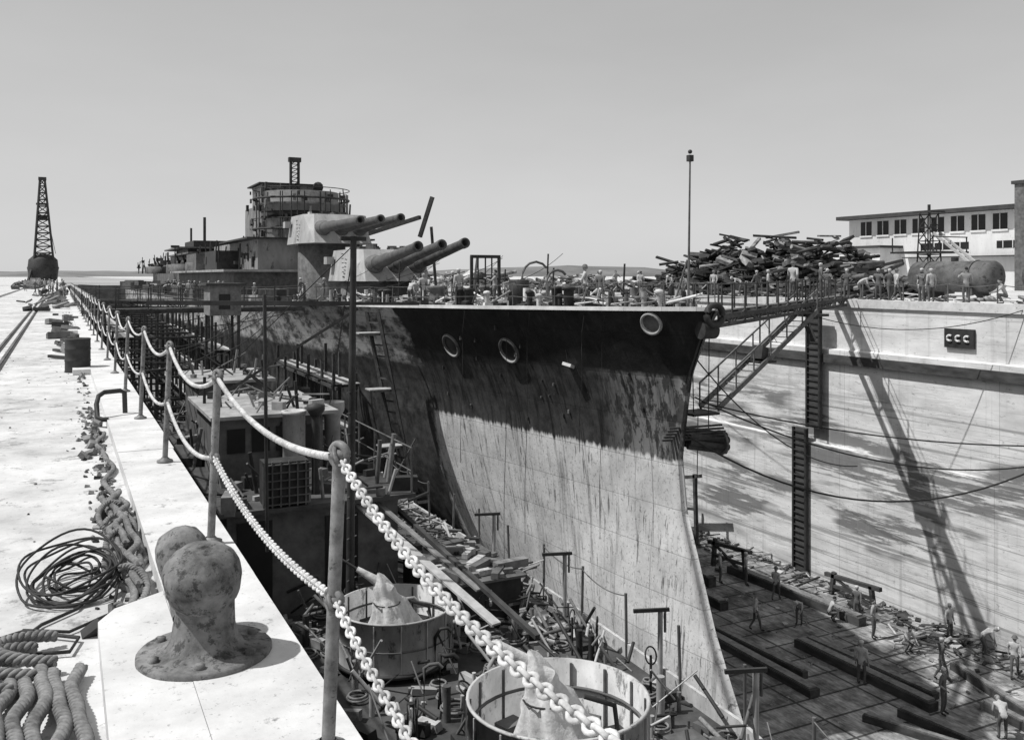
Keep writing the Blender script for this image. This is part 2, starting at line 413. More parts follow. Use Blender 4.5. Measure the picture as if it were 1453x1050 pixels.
for k in range(5):
    a0=R.random()*6; c=(.39+R.uniform(-.05,.06),6.6+.5*k)
    g.rope([V((c[0]+.12*math.cos(a0+a),c[1]+.25*math.sin(a0+a),-.06+.06*math.sin(a+a0)+.03)) for a in [i*.35 for i in range(13)]],.025,.09,'rope_fibre',5)
g.obj('mooring_hawser')
g=B()
for k in range(620):
    y=R.uniform(6.0,16) if R.random()<.6 else R.uniform(16,60); x=.5-abs(R.gauss(0,.12))
    s=R.uniform(.006,.035)*(1+(R.random()<.1)); g.box((x,y,-.12+s*.3),(s*R.uniform(1,2.5),s*R.uniform(1,3),s),R.choice(['debris','steel_dark','timber','rust_iron']),(R.random(),R.random(),R.random()*3))
for k in range(360):
    y=R.uniform(3.6,30); x=R.uniform(-5,.4); s=R.uniform(.004,.014)
    g.box((x,y,-.12+s*.3),(s*2,s*2,s),R.choice(['debris','steel_dark','timber']),(R.random(),R.random(),R.random()*3))
for k in range(60):
    y=R.uniform(28,120); x=.45-abs(R.gauss(0,.35)); s=R.uniform(.08,.35)
    g.box((x,y,-.12+s*.3),(s,s*R.uniform(1,3),s*.7),R.choice(['debris','steel_dark','timber','steel_mid']),(R.random()*.3,R.random()*.3,R.random()*3))
for k in range(5):
    y=26+2.2*k; g.beam((.35,y,-.08),(-.25+.1*k,y+.9,-.06),.1,.07,'timber_dark')
g.obj('quay_debris')
g=B(); g.ball((-.36,4.30,-.06),.17,'canvas',20,(1.2,1,.5),.1); g.obj('canvas_bag')

# ---------------------------------------------------------------- warship
ship=empty('warship'); CX=19.7
def lerpt(T,x):
    if x<=T[0][0]: return T[0][1]
    for (a,u),(b_,w) in zip(T,T[1:]):
        if x<=b_:
            t=(x-a)/(b_-a); return u+(w-u)*t
    return T[-1][1]
TD=[(0,.12),(1,1.0),(2.5,1.75),(5,2.6),(10,3.9),(17,5.3),(30,7.2),(45,8.5),(65,9.2),(150,9.2),(172,7.5),(183,4),(187,.8)]
TW=[(0,.10),(1,.28),(2.5,.55),(5,1.0),(10,1.9),(17,3.2),(30,5.6),(45,7.8),(65,9.2),(150,9.2),(170,6.5),(183,2),(187,.4)]
TN=[(0,1.0),(10,1.15),(20,1.5),(40,2.6),(65,4),(150,4),(187,1.2)]
TZ=[(0,.88),(17,.55),(45,.1),(80,-.15),(187,-.1)]
YF=[(-12.7,23.2),(-11.3,24.0),(-10,24.7),(-8,25.5),(-6.3,26.2),(-4.4,26.45),(-1.4,25.9),(0,25.2),(.88,24.6)]
ZK=-12.7
def half(a,z):
    D=lerpt(TD,a);W=lerpt(TW,a);zd=lerpt(TZ,a);n=lerpt(TN,a)
    if z<-4.4:
        u=max(0,(z-ZK)/(-4.4-ZK)); bl=.22*max(0,1-a/14)
        return max(.03,W*(1-(1-u)**n)**(1/n) if n>1 else W*u)+ (.10+bl*3.0*min(1,a/4)*math.exp(-((u-.12)/.35)**2) if u>0 else .10)
    v=(z+4.4)/(zd+4.4); return W+.10+(D-W-.0)*max(0,v)**1.5
stas=[0,.3,.7,1.2,1.8,2.5,3.5,5,6.5,8,10,12,14,17,20,24,28,32,37,42,48,55,65,80,100,125,150,160,170,178,183,187]
g=B(); NZ=44; vs=[]
for a in stas:
    zd=lerpt(TZ,a)
    for side in(-1,1):
        for k in range(NZ+1):
            z=ZK+(zd-ZK)*k/NZ; y=25+a+(lerpt(YF,z)-25)*math.exp(-a/9)
            x=half(a,z) 
            if a==0: x=.07+ (.12*(1-(z-ZK)/(zd-ZK)))
            vs.append((CX+side*x,y,z))
fs=[];W2=2*(NZ+1)
for i in range(len(stas)-1):
    for sd in(0,1):
        for k in range(NZ):
            a=i*W2+sd*(NZ+1)+k
            q=(a,a+W2,a+W2+1,a+1); fs.append(q if sd else q[::-1])
    a=i*W2; fs.append((a,a+NZ+1,a+W2+NZ+1,a+W2))
for k in range(NZ): fs.append((k,k+1,NZ+1+k+1,NZ+1+k))
e=(len(stas)-1)*W2
for k in range(NZ): fs.append((e+k,e+NZ+1+k,e+NZ+2+k,e+k+1))
g.add(vs,fs,'hull_paint',True)
hull=g.obj('hull',ship)
def yd(a,z=None): z=lerpt(TZ,a) if z is None else z; return 25+a+(lerpt(YF,z)-25)*math.exp(-a/9)
g=B(); vs=[]
for a in stas:
    z=lerpt(TZ,a)-.02; h=half(a,z) if a>0 else .1
    vs+=[(CX-h+.02,yd(a),z),(CX+h-.02,yd(a),z)]
g.add(vs,[(2*i,2*i+1,2*i+3,2*i+2) for i in range(len(stas)-1)],'deck_wood')
for sd in(-1,1):
    pts=[(CX+sd*(half(a,lerpt(TZ,a)) if a>0 else .08),yd(a),lerpt(TZ,a)+.05) for a in stas]
    for p,q in zip(pts,pts[1:]): g.beam(p,q,.12,.14,'paint_white' if q[1]<75 else 'steel_mid')
g.obj('deck',ship)
g=B()
def dp(a,sd,dz=0): return V((CX+sd*(half(a,lerpt(TZ,a))-.12),yd(a),lerpt(TZ,a)+dz))
for sd in(-1,1):
    A=[1.2+2.3*k for k in range(38)]
    for a in A: g.cyl(dp(a,sd),dp(a,sd,1.0)+V((R.uniform(-.06,.06),R.uniform(-.06,.06),0)),.022,'steel_mid',n=5)
    for dz_ in(.5,.98):
        for a,b_ in zip(A,A[1:]): g.tube(cat(dp(a,sd,dz_),dp(b_,sd,dz_),R.uniform(.01,.06),4),.010,'steel_mid',4)
g.obj('lifelines',ship)
g=B()
def hullpt(a,z): 
    return V((CX-half(a,z),yd(a,z),z))
def hulln(a,z):
    u=hullpt(a+.4,z)-hullpt(a-.4,z); w=hullpt(a,z+.3)-hullpt(a,z-.3); n=u.cross(w); n.normalize()
    return n if n.x<0 else -n
for (a,z,r,mt) in ((13.4,-1.1,.5,'steel_mid'),(9.1,-1.05,.5,'steel_mid'),(1.5,.4,.36,'steel_light')):
    p=hullpt(a,z); n=hulln(a,z); M=n.to_track_quat('Z','Y').to_matrix()
    g.lathe([(r*1.15,-.12),(r*1.18,.04),(r*1.1,.1),(r*.98,.11),(r*.9,.04),(r*.8,-.1),(0,-.12)],p,mt,32,M)
    g.lathe([(r*.88,.03),(r*.5,.034),(0,.035)],p,'glass_dark' if mt=='steel_mid' else 'steel_mid',28,M)
    # paler crescent along the lower lip
    pts=[]
    lo=sorted(range(48),key=lambda k:(M@V((math.cos(k*math.pi/24),math.sin(k*math.pi/24),0))).z)[0]
    g.tube([p+M@V((r*1.04*math.cos((lo+k)*math.pi/24),r*1.04*math.sin((lo+k)*math.pi/24),.11)) for k in range(-11,12)],.05,'steel_light',6,rad=[.012+.045*math.cos(k/11*1.45) for k in range(-11,12)])
p=V((CX,24.55,.72)); g.torus(p,.34,.11,'steel_dark',M=Euler((math.radians(90),0,0)).to_matrix())
g.cyl((CX-.3,24.95,.2),(CX+.3,24.95,.2),.3,'steel_dark',n=16)
g.obj('hawse_pipes',ship)
g=B(); p=hullpt(5.4,-1.36)+hulln(5.4,-1.36)*.15
g.box(p,(.3,.4,.12),'paint_white',(.2,.3,.5)); g.cyl(p,p+V((-.3,.1,1.9)),.02,'steel_dark')
for k in range(20):
    a=R.uniform(1,16); z=R.uniform(-4,.2); q=hullpt(a,z)+hulln(a,z)*.03; g.box(q,(.08,.08,R.uniform(.05,.2)),R.choice(['steel_mid','steel_dark','steel_dark']))
for a,l in ((7,9),(4.2,5),(11,6.5),(8.2,10),(3.3,8)):
    pts=[hullpt(a,.6)+V((-.05,0,0))]+[hullpt(a,.6)+V((-.1-.02*k,math.sin(k*1.3)*.05,-l*k/8)) for k in range(1,9)]
    g.tube(pts,.012,'cable_black',4)
g.obj('side_fittings',ship)

def turret(y,z0,z1,br,bz,mat,gunlen,ez):
    g=B(); 
    g.lathe([(br,bz),(br,z0-.002),(0,z0-.001)],(CX,y+.6,0),'steel_mid',32)
    w=2.9;
    bot=[(CX-w,y+3.0),(CX-w*.6,y+4.6),(CX+w*.6,y+4.6),(CX+w,y+3.0),(CX+w,y-1.2),(CX+w*.78,y-3.6),(CX-w*.78,y-3.6),(CX-w,y-1.2)]
    top=[(CX-w*.9,y+2.7),(CX-w*.55,y+4.2),(CX+w*.55,y+4.2),(CX+w*.9,y+2.7),(CX+w*.88,y-1.1),(CX+w*.66,y-2.0),(CX-w*.66,y-2.0),(CX-w*.88,y-1.1)]
    g.prism(bot,z0,z1,mat,top)
    for sd in(-1,1):
        g.box((CX+sd*(w+.15),y+2.3,z1-.7),(.5,.8,.5),mat)
        g.box((CX+sd*1.2,y+.4,z1+.1),(.7,.7,.2),'steel_mid')
        for k in range(6): g.cyl((CX+sd*(w+.02),y-1+k*.05,z0+.3+k*.3),(CX+sd*(w-.02),y-.5+k*.05,z0+.3+k*.3),.03,'steel_dark',n=5)
    g.box((CX,y+2,z1+.25),(.5,.5,.5),'steel_dark')
    for k in range(12): 
        x=R.uniform(-2.2,2.2); yy=y+R.uniform(-1.5,3.5); s=R.uniform(.1,.4); g.box((CX+x,yy,z1+s*.5),(s,s*1.5,s),R.choice(['steel_dark','steel_mid','canvas']),(0,0,R.random()))
    t=g.obj('turret',ship)
    g=B(); zc=(z0+z1)/2
    for k in(-1,0,1):
        x=CX+1.45*k; p=V((x,y-2.6,zc)); q=V((x,y-2.6-gunlen,zc+ez+.12*k)); d=(q-p).normalized()
        M=d.to_track_quat('Z','Y').to_matrix(); Ln=(q-p).length
        g.lathe([(.62,-.4),(.62,.5),(.5,.9),(.44,1.0)],p,'canvas_dark',16,M)
        g.lathe([(.42,.9),(.40,Ln*.35),(.33,Ln*.4),(.30,Ln*.7),(.27,Ln-.5),(.31,Ln-.35),(.31,Ln),(.2,Ln),(.19,Ln-.6),(0,Ln-.62)],p,'gun_steel',16,M)
    g.obj('gun_barrels',ship)
turret(60,1.7,3.8,2.6,-.1,'ship_grey',8.4,1.1)
turret(73,4.6,6.9,2.5,-.2,'ship_grey',10.2,.2)

g=B()
def slab(x0,x1,y0,y1,z0,z1,mat): g.bb((CX+x0,y0,z0),(CX+x1,y1,z1),mat)
slab(-6.5,6.5,80,150,-.3,2.4,'steel_mid'); slab(-7.5,7.5,79,120,2.4,2.6,'steel_light')
slab(-4.6,4.6,79.5,104,2.6,5.2,'bridge_grey'); slab(-5.6,5.6,79,94,5.2,5.35,'steel_dark')
g.lathe([(3.6,5.35),(3.6,8.3),(3.9,8.35),(3.9,8.5)],(CX,83,0),'bridge_grey',24)
g.lathe([(3.62,7.2),(3.64,7.2),(3.64,7.75),(3.62,7.75)],(CX,83,0),'glass_dark',24)
g.bb((CX-3.6,83,5.35),(CX+3.6,91,8.4),'bridge_grey')
g.lathe([(3.9,8.5),(3.4,8.5),(3.4,9.6),(3.3,9.6),(3.3,8.52),(0,8.52)],(CX,83.5,0),'steel_mid',24)
g.bb((CX-3.2,84.5,8.5),(CX+1.5,89.5,10.4),'bridge_grey'); g.bb((CX-3.6,84.1,10.4),(CX+2.2,90,10.52),'steel_dark')
for k in range(6): g.bb((CX-3.215,84.9+k*.75,9.3),(CX-3.19,85.4+k*.75,9.9),'glass_dark')
for k in range(5): g.bb((CX-4.62,80.5+k*3,3.4),(CX-4.59,81.3+k*3,4.2),'glass_dark')
for k in range(7): g.bb((CX-3.0+k*.62,84.48,9.4),(CX-2.6+k*.62,84.495,10.0),'glass_dark')
for z in (6.2,8.9): g.torus((CX,83.2,z+.9),4.3,.04,'steel_dark',n=40,k=5); g.torus((CX,83.2,z),4.25,.1,'steel_dark',n=40,k=5)
for k in range(80):
    f=R.random(); s=R.uniform(.1,.45); mt=R.choice(['steel_dark','steel_dark','steel_mid','bridge_grey','canvas_dark'])
    if f<.5: z=R.uniform(2.8,10); x=-4.7 if z<5 else -3.7; g.box((CX+x,R.uniform(80,90),z),(s*.5,s,s*1.4),mt)
    elif f<.75: z=R.uniform(5.5,9.5); a=R.uniform(math.pi,2*math.pi); g.box((CX+3.75*math.cos(a),83+3.75*math.sin(a),z),(s*.6,s*.6,s*1.6),mt,(0,0,a))
    else: a=R.uniform(math.pi,2*math.pi); g.cyl((CX+4.1*math.cos(a),83+4.1*math.sin(a),5.4),(CX+4.1*math.cos(a),83+4.1*math.sin(a),9.4),.05,'steel_dark',n=5)
g.obj('bridge_structure',ship)
g=B(); MY=83.5
for x in(-.9,-.2):
    g.cyl((CX+x,MY,8.5),(CX+x,MY,12.6),.13,'steel_dark',n=8)
for k in range(9): g.cyl((CX-.9,MY,9+k*.4),(CX-.2,MY,9+k*.4),.04,'steel_dark',n=5); g.cyl((CX-.9,MY,9+k*.4),(CX-.2,MY,9.4+k*.4),.04,'steel_dark',n=5)
g.box((CX-.55,MY,12.6),(1.1,.5,.4),'steel_dark')
g.cyl((CX+1.6,MY,8.5),(CX+1.6,MY,9.9),.2,'steel_dark'); g.ball((CX+1.6,MY,10.2),.5,'steel_dark',12)
g.box((CX+1.0,MY,9.8),(3.6,.3,.12),'steel_dark')
g.cyl((CX-3.5,83,5),(CX-3.5,83,10.2),.1,'steel_dark'); g.cyl((CX+4.0,82,5),(CX+4.2,82,8.6),.08,'steel_dark')
g.beam((CX+3.0,78,5.2),(CX+6.5,70,6.8),.3,.3,'steel_dark'); g.beam((CX+6.5,70,5.2),(CX+7.2,69,8.4),.25,.3,'steel_dark')
g.cyl((CX+7.6,69,0),(CX+7.1,69,6.0),.12,'steel_dark')
for k in range(34):
    a=R.uniform(-4,4); y=R.uniform(80,92); z=8.4; h=R.uniform(.4,1.9); g.cyl((CX+a,y,z),(CX+a+R.uniform(-.2,.2),y,z+h),.05,'steel_dark',n=5)
    if k%3==0: g.box((CX+a,y,z+h),(.5,.4,.35),'steel_dark')
g.obj('masts',ship)
g=B()
for (x0,x1,y0,y1,z0,z1,mt) in ((-5,5,112,128,2.4,4.6,'steel_dark'),(-6.6,6.6,110,131,4.6,4.8,'steel_mid'),(-4,4,132,146,2.4,5.8,'steel_dark'),(-5.4,5.4,130,149,5.8,6.0,'steel_mid'),(-3,3,134,144,6.0,7.0,'steel_dark'),
    (-4,4,158,176,-.3,3.4,'steel_dark'),(-5.2,5.2,157,178,3.4,3.6,'steel_mid'),(-2.4,2.4,160,170,3.6,5.4,'steel_dark'),(-7,-5,100,108,2.4,4.4,'steel_mid'),(-3,3,186,196,-.3,2.8,'steel_dark'),(-6.8,-4,88,95,2.6,4.4,'steel_dark')):
    g.bb((CX+x0,y0,z0),(CX+x1,y1,z1),mt)
g.cyl((CX-1,138,7.0),(CX-1,138,10.5),.2,'steel_dark'); g.cyl((CX-2.6,140,7.0),(CX-2.6,140,9),.15,'steel_dark')
for k in range(150):
    y=R.uniform(62,200); x=R.uniform(-8.6,-6); s=R.uniform(.3,1.2); g.box((CX+x,y,-.15+s*.5),(s,s*R.uniform(1,2.5),s*R.uniform(.8,1.6)),R.choice(['steel_dark','steel_mid','steel_dark','canvas_dark','steel_light']),(0,0,R.random()))
for k in range(140):
    y=R.uniform(84,196); x=R.uniform(-7,3); z=2.5; h=R.uniform(1,3.4); g.cyl((CX+x,y,z),(CX+x+R.uniform(-.3,.3),y,z+h),.07,'steel_dark',n=5)
    if k%2: g.box((CX+x,y,z+R.uniform(0,h)),(R.uniform(.3,1.4),R.uniform(.3,1.4),R.uniform(.2,.8)),R.choice(['steel_dark','steel_mid']))
for y in (104,118,124,150,155):
    g.lathe([(1.6,2.4),(1.6,3.5),(1.5,3.5),(1.5,2.5)],(CX-6,y,0),'steel_mid',14)
    g.beam((CX-6,y,3.6),(CX-6.6,y-2.2,4.8),.16,.16,'steel_dark'); g.ball((CX-6,y,3.5),.6,'steel_dark',8)
g.obj('after_structures',ship)
g=B(); g.cyl((CX,26,.85),(CX+.08,26,6.1),.05,'steel_mid',r2=.03); g.box((CX+.08,26,6.15),(.18,.18,.22),'steel_dark'); g.ball((CX+.08,26,6.38),.08,'steel_dark',8)
g.beam((CX,26.9,.85),(CX,26.05,2.6),.05,.05,'steel_mid'); g.obj('jackstaff',ship)
g=B()
def dz(y): return lerpt(TZ,y-25)
for k in range(640):
    y=27.0+abs(R.random()**1.1)*32; hw=half(y-25,dz(y))-.4; x=R.uniform(-hw,hw); s=R.uniform(.05,.38)
    t=R.random(); mt=R.choice(['steel_dark','steel_mid','steel_light','paint_white','timber','steel_dark','debris','cable_black','canvas'])
    if t<.4: g.box((CX+x,y,dz(y)+s*.5),(s,s*R.uniform(1,3),s*R.uniform(.5,1.5)),mt,(R.uniform(-.2,.2),R.uniform(-.2,.2),R.random()*3))
    elif t<.64: 
        a=R.random()*6; l=R.uniform(.5,2.4); g.cyl((CX+x,y,dz(y)+.2),(CX+x+l*math.cos(a)*.4,y+l*math.sin(a),dz(y)+R.uniform(.1,.9)),R.uniform(.02,.06),mt,n=6)
    elif t<.8: g.cyl((CX+x,y,dz(y)),(CX+x,y,dz(y)+s*2.3),s*.35,mt,n=10)
    elif t<.9: g.tube([(CX+x+.3*math.cos(i)*(1+.1*i),y+.5*math.sin(i),dz(y)+.05+.05*i) for i in range(9)],.03,mt,5)
    else: 
        g.cyl((CX+x,y,dz(y)),(CX+x,y,dz(y)+s*1.6),s*.3,mt,n=10); g.ball((CX+x,y,dz(y)+s*1.7),s*.5,mt,10,(1,1,.6))
y=41.5;x=-.7
for dx in(-.75,.75): g.beam((CX+x+dx,y,.5),(CX+x+dx,y,3.0),.13,.13,'steel_dark')
g.beam((CX+x-.8,y,3.0),(CX+x+.8,y,3.0),.16,.16,'steel_dark'); g.beam((CX+x-.75,y,1.9),(CX+x+.75,y,1.9),.08,.08,'steel_dark')
g.beam((CX+x-.75,y,.6),(CX+x+.1,y+1.2,3.0),.1,.1,'steel_dark')
for dx in(-.4,0,.35): g.cyl((CX+x+dx,y,.6),(CX+x+dx,y,3.0),.04,'steel_dark',n=5)
for (x,y,h,r) in((.6,40,1.4,.75),(-1.0,34.5,1.1,.5)):
    pts=[(CX+x,y,dz(y)),(CX+x,y,dz(y)+h)]+[(CX+x+r-r*math.cos(a),y,dz(y)+h+r*math.sin(a)) for a in(.3,.7,1.1,1.6,2.1,2.5)]
    g.tube(pts,.06,'steel_mid',8)
for (x,y,h) in((1.4,39,2.5),(-.5,35,1.7),(1.2,32,1.8),(-3,48,2.4),(2,45,1.9),(-1,50,2.4)):
    g.cyl((CX+x,y,dz(y)),(CX+x+.1,y,dz(y)+h),.04,'steel_dark',n=6)
g.lathe([(.0,0),(.45,0),(.45,1.15),(.38,1.2),(0,1.2)],(CX-2.0,35.2,dz(35)),'steel_dark',18)
for x in(-1.5,1.5):
    g.lathe([(.7,0),(.7,.15),(.42,.3),(.38,.7),(.55,.9),(.55,1.0),(0,1.05)],(CX+x,46,dz(46)),'steel_mid',20)
for (x,y) in((-3.3,38),(3.3,38),(-4.4,46),(-2.2,31)):
    for dy in(-.45,.45): g.lathe([(.2,0),(.2,.7),(.27,.75),(.27,.85),(0,.88)],(CX+x,y+dy,dz(y)),'steel_dark',14)
    g.box((CX+x,y,dz(y)+.05),(.6,1.6,.1),'steel_dark')
g.lathe([(1.2,0),(1.2,.15),(.9,.5),(0,.6)],(CX,53,dz(53)),'steel_light',20)
for k in range(7):
    y=34+3*k; g.tube(cat((CX-half(y-25,dz(y))+.2,y,dz(y)+1.0),(CX+R.uniform(-2,2),y+4,dz(y)+2.4),.3,8),.015,'cable_black',4)
g.obj('foredeck_gear',ship)
g=B(); y=27
while y<200:
    g.bb((CX-.9,y,ZF),(CX+.9,y+1.1,ZF+.9),'timber_dark'); g.bb((CX-.7,y+.1,ZF+.9),(CX+.7,y+1.0,ZK-.0),'timber')
    if y>46:
        for sd in(-1,1): g.bb((CX+sd*5-.6,y,ZF),(CX+sd*5+.6,y+1.1,ZK+.4),'timber_dark')
    y+=2.2
g.obj('keel_blocks')

def staging(name,x0,x1,y0,y1,z0,z1,dx,dy,dzv,seed,mat='timber_dark'):
    r=random.Random(seed); g=B(); xs=[x0+(x1-x0)*i/max(1,round((x1-x0)/dx)) for i in range(max(1,round((x1-x0)/dx))+1)]
    ny=max(1,round((y1-y0)/dy)); ys=[y0+(y1-y0)*i/ny for i in range(ny+1)]
    for x in xs:
        for y in ys: g.beam((x,y,z0),(x+r.uniform(-.1,.1),y,z1+r.uniform(-.6,.6)),.14,.14,mat)
    z=z0+dzv
    while z<z1:
        for x in xs: g.beam((x,y0-.4,z),(x,y1+.4,z+r.uniform(-.1,.1)),.1,.16,mat)
        for y in ys: g.beam((x0-.2,y,z+.1),(x1+.2,y,z+.1),.1,.14,mat)
        if r.random()<.75:
            for k in range(4): g.beam((x0+.1+k*.3,y0-.5,z+.22),(x0+.1+k*.3,y1+.5,z+.22),.26,.05,r.choice(['timber','timber_light','timber_dark']))
        z+=dzv
    for i in range(ny):
        if i%2==0: g.beam((x0,ys[i],z0+r.random()*2),(x0,ys[i+1],z1-r.random()*3),.08,.1,mat)
    g.obj(name)
staging('hull_staging',12.2,13.2,44.5,58,ZF,-2.2,1.0,2.7,2.2,1)
staging('hull_staging',9.0,10.0,62,100,ZF,-1.5,1.0,3.2,2.3,2)
staging('hull_staging',3.5,8.5,36,54,ZF,-3.0,2.5,3.6,2.4,3)
staging('hull_staging',3,8.0,62,110,ZF,-.9,2.5,5,2.5,4)
g=B()
P=V((14.3,42.6,.3)); Q=V((17.2,40.8,-13.2))
for o in(V((0,0,0)),V((-.3,.9,0))): g.beam(P+o+V((-.5,0,0)),Q+o+V((-1.2,0,0)),.14,.16,'timber_dark')
for k in range(26):
    c=P.lerp(Q,k/25)+V((-.5-.7*k/25,0,0)); g.beam(c,c+V((-.3,.9,0)),.07,.07,'timber_dark')
    if k%5==2: g.beam(c+V((-.9,.2,0)),c+V((.8,.3,0)),.1,.12,'timber'); g.box(c+V((-.5,.5,.06)),(1.3,.8,.05),'timber_light')
g.obj('staging_ladder')

def gangway(name,p,q,w,rail,mat='timber_dark',truss=0):
    g=B(); p=V(p);q=V(q);d=(q-p).normalized(); s=d.cross(V((0,0,1))).normalized()
    g.beam(p,q,w*.35,.05,'timber')
    n=max(2,int((q-p).length/1.4))
    for sd in(-1,1):
        o=s*sd*w/2
        if truss: g.beam(p+o-V((0,0,truss)),q+o-V((0,0,truss)),.08,.14,mat)
        g.beam(p+o-V((0,0,.15)),q+o-V((0,0,.15)),.08,.18,mat)
        for i in range(n+1):
            c=p.lerp(q,i/n)+o; g.beam(c,c+V((0,0,rail)),.05,.05,mat)
            if sd<0: g.beam(c-V((0,0,.05)),c-o*2-V((0,0,.05)),.08,.06,mat)
            if truss:
                g.beam(c,c-V((0,0,truss)),.06,.06,mat)
                if i<n: g.beam(c-V((0,0,truss if i%2 else 0)),p.lerp(q,(i+1)/n)+o-V((0,0,0 if i%2 else truss)),.06,.06,mat)
        for h in(.5,1): g.tube(cat(p+o+V((0,0,rail*h)),q+o+V((0,0,rail*h)),.08,12),.018,mat,5)
    g.obj(name)
gangway('gangway',(1.1,74,.3),(10.8,72,.1),1.4,1.1,truss=.5)
gangway('gangway',(1.1,52,.3),(12.0,50,.4),1.2,1.1)
gangway('gangway',(CX+.7,25.9,.75),(XW,36.8,.95),.9,1.0,truss=.45)
g=B()
g.bb((6.2,44,.2),(7.6,46,1.6),'timber'); g.bb((6.0,43.8,1.6),(7.8,46.2,1.7),'timber_dark'); g.bb((6.6,43.97,.5),(7.1,43.995,1.2),'glass_dark')
for x in(6.3,7.5):
    for y in(44.1,45.9): g.beam((x,y,-2.8),(x,y,.2),.12,.12,'timber_dark')
g.obj('watch_hut')
g=B(); p=V((31.5,32.4,.4)); q=V((24.0,30.3,-3.4)); s=(q-p).cross(V((0,0,1))).normalized()*.45
for o in(s,-s):
    g.beam(p+o,q+o,.08,.22,'steel_mid')
    g.beam(p+o+V((0,0,1.0)),q+o+V((0,0,1.0)),.05,.07,'steel_mid')
    for i in range(7): c=p.lerp(q,i/6)+o; g.beam(c,c+V((0,0,1.0)),.05,.05,'steel_mid')
for i in range(18): c=p.lerp(q,i/17); g.box(c,(.14,.85,.03),'steel_mid',(0,0,.27))
g.box((27.6,31.3,-1.7),(1.0,1.0,.1),'steel_dark'); g.box((23.2,30,-3.5),(1.3,1.2,.1),'steel_dark')
g.box((31.7,32.6,.2),(1.4,1.2,.12),'steel_dark'); g.beam((31.6,32.5,.2),(31.6,32.5,-1.2),.1,.1,'steel_dark')
g.beam((31.2,32.2,-.2),(32.2,32.8,-1.0),.22,.22,'steel_dark')
g.beam((27.6,31.3,-1.7),(27.6,31.3,.6),.05,.05,'steel_dark'); g.beam((23,30,-3.5),(22.6,29.6,.2),.04,.04,'steel_dark')
g.box((27.5,31.2,-1.35),(.6,.5,.6),'steel_dark',(0,.3,.4))
g.obj('access_stairs')
g=B()
for k in range(7):
    a=k*.9; g.cyl((CX+.4,26.6+.18*math.cos(a),-3.75+.28*math.sin(a)),(CX+1.9,26.3+.18*math.cos(a),-4.0+.28*math.sin(a)),.12,'timber_dark',n=8)
g.torus((CX+1.7,26.35,-3.97),.4,.05,'steel_mid',M=Euler((0,math.radians(90),0)).to_matrix())
for k in range(5): g.beam((CX-.6,26.3+.1*k,-3.3-.12*k),(CX+1.8,26.4-.1*k,-3.35-.1*k),.07,.07,'timber_dark')
g.cyl((CX+1.2,26.4,-3.5),(CX+.6,25.6,.6),.02,'cable_black',n=5)
g.obj('timber_fender')

def cable(p,q,sag,r=.03):
    g=B(); g.tube(cat(p,q,sag,30),r,'cable_black',5); g.obj('hanging_cable')
cable((CX+.2,26.3,-3.6),(XW,18,.8),4.3,.035)
cable((23,29.5,-3.0),(XW,20,-4.2),.8)
cable((CX+.3,25.9,-.9),(31,29,-6.2),1.0,.025)
cable((XW,60,-1),(30,34,.5),1.4,.02)
cable((XW,44,.7),(XW-.3,33,-9),.6,.02)
cable((CX+.2,25.9,-2.2),(XW,24,-5.6),1.3,.03)
cable((24,31,-3.5),(24.2,31.5,ZF),.0,.02); cable((31.8,32.6,.2),(XW,26,.6),.8,.02)
for k in range(8):
    cable((1.2,R.uniform(20,50),0),(R.uniform(9,14),R.uniform(42,60),.2),R.uniform(.3,1.5),.022)

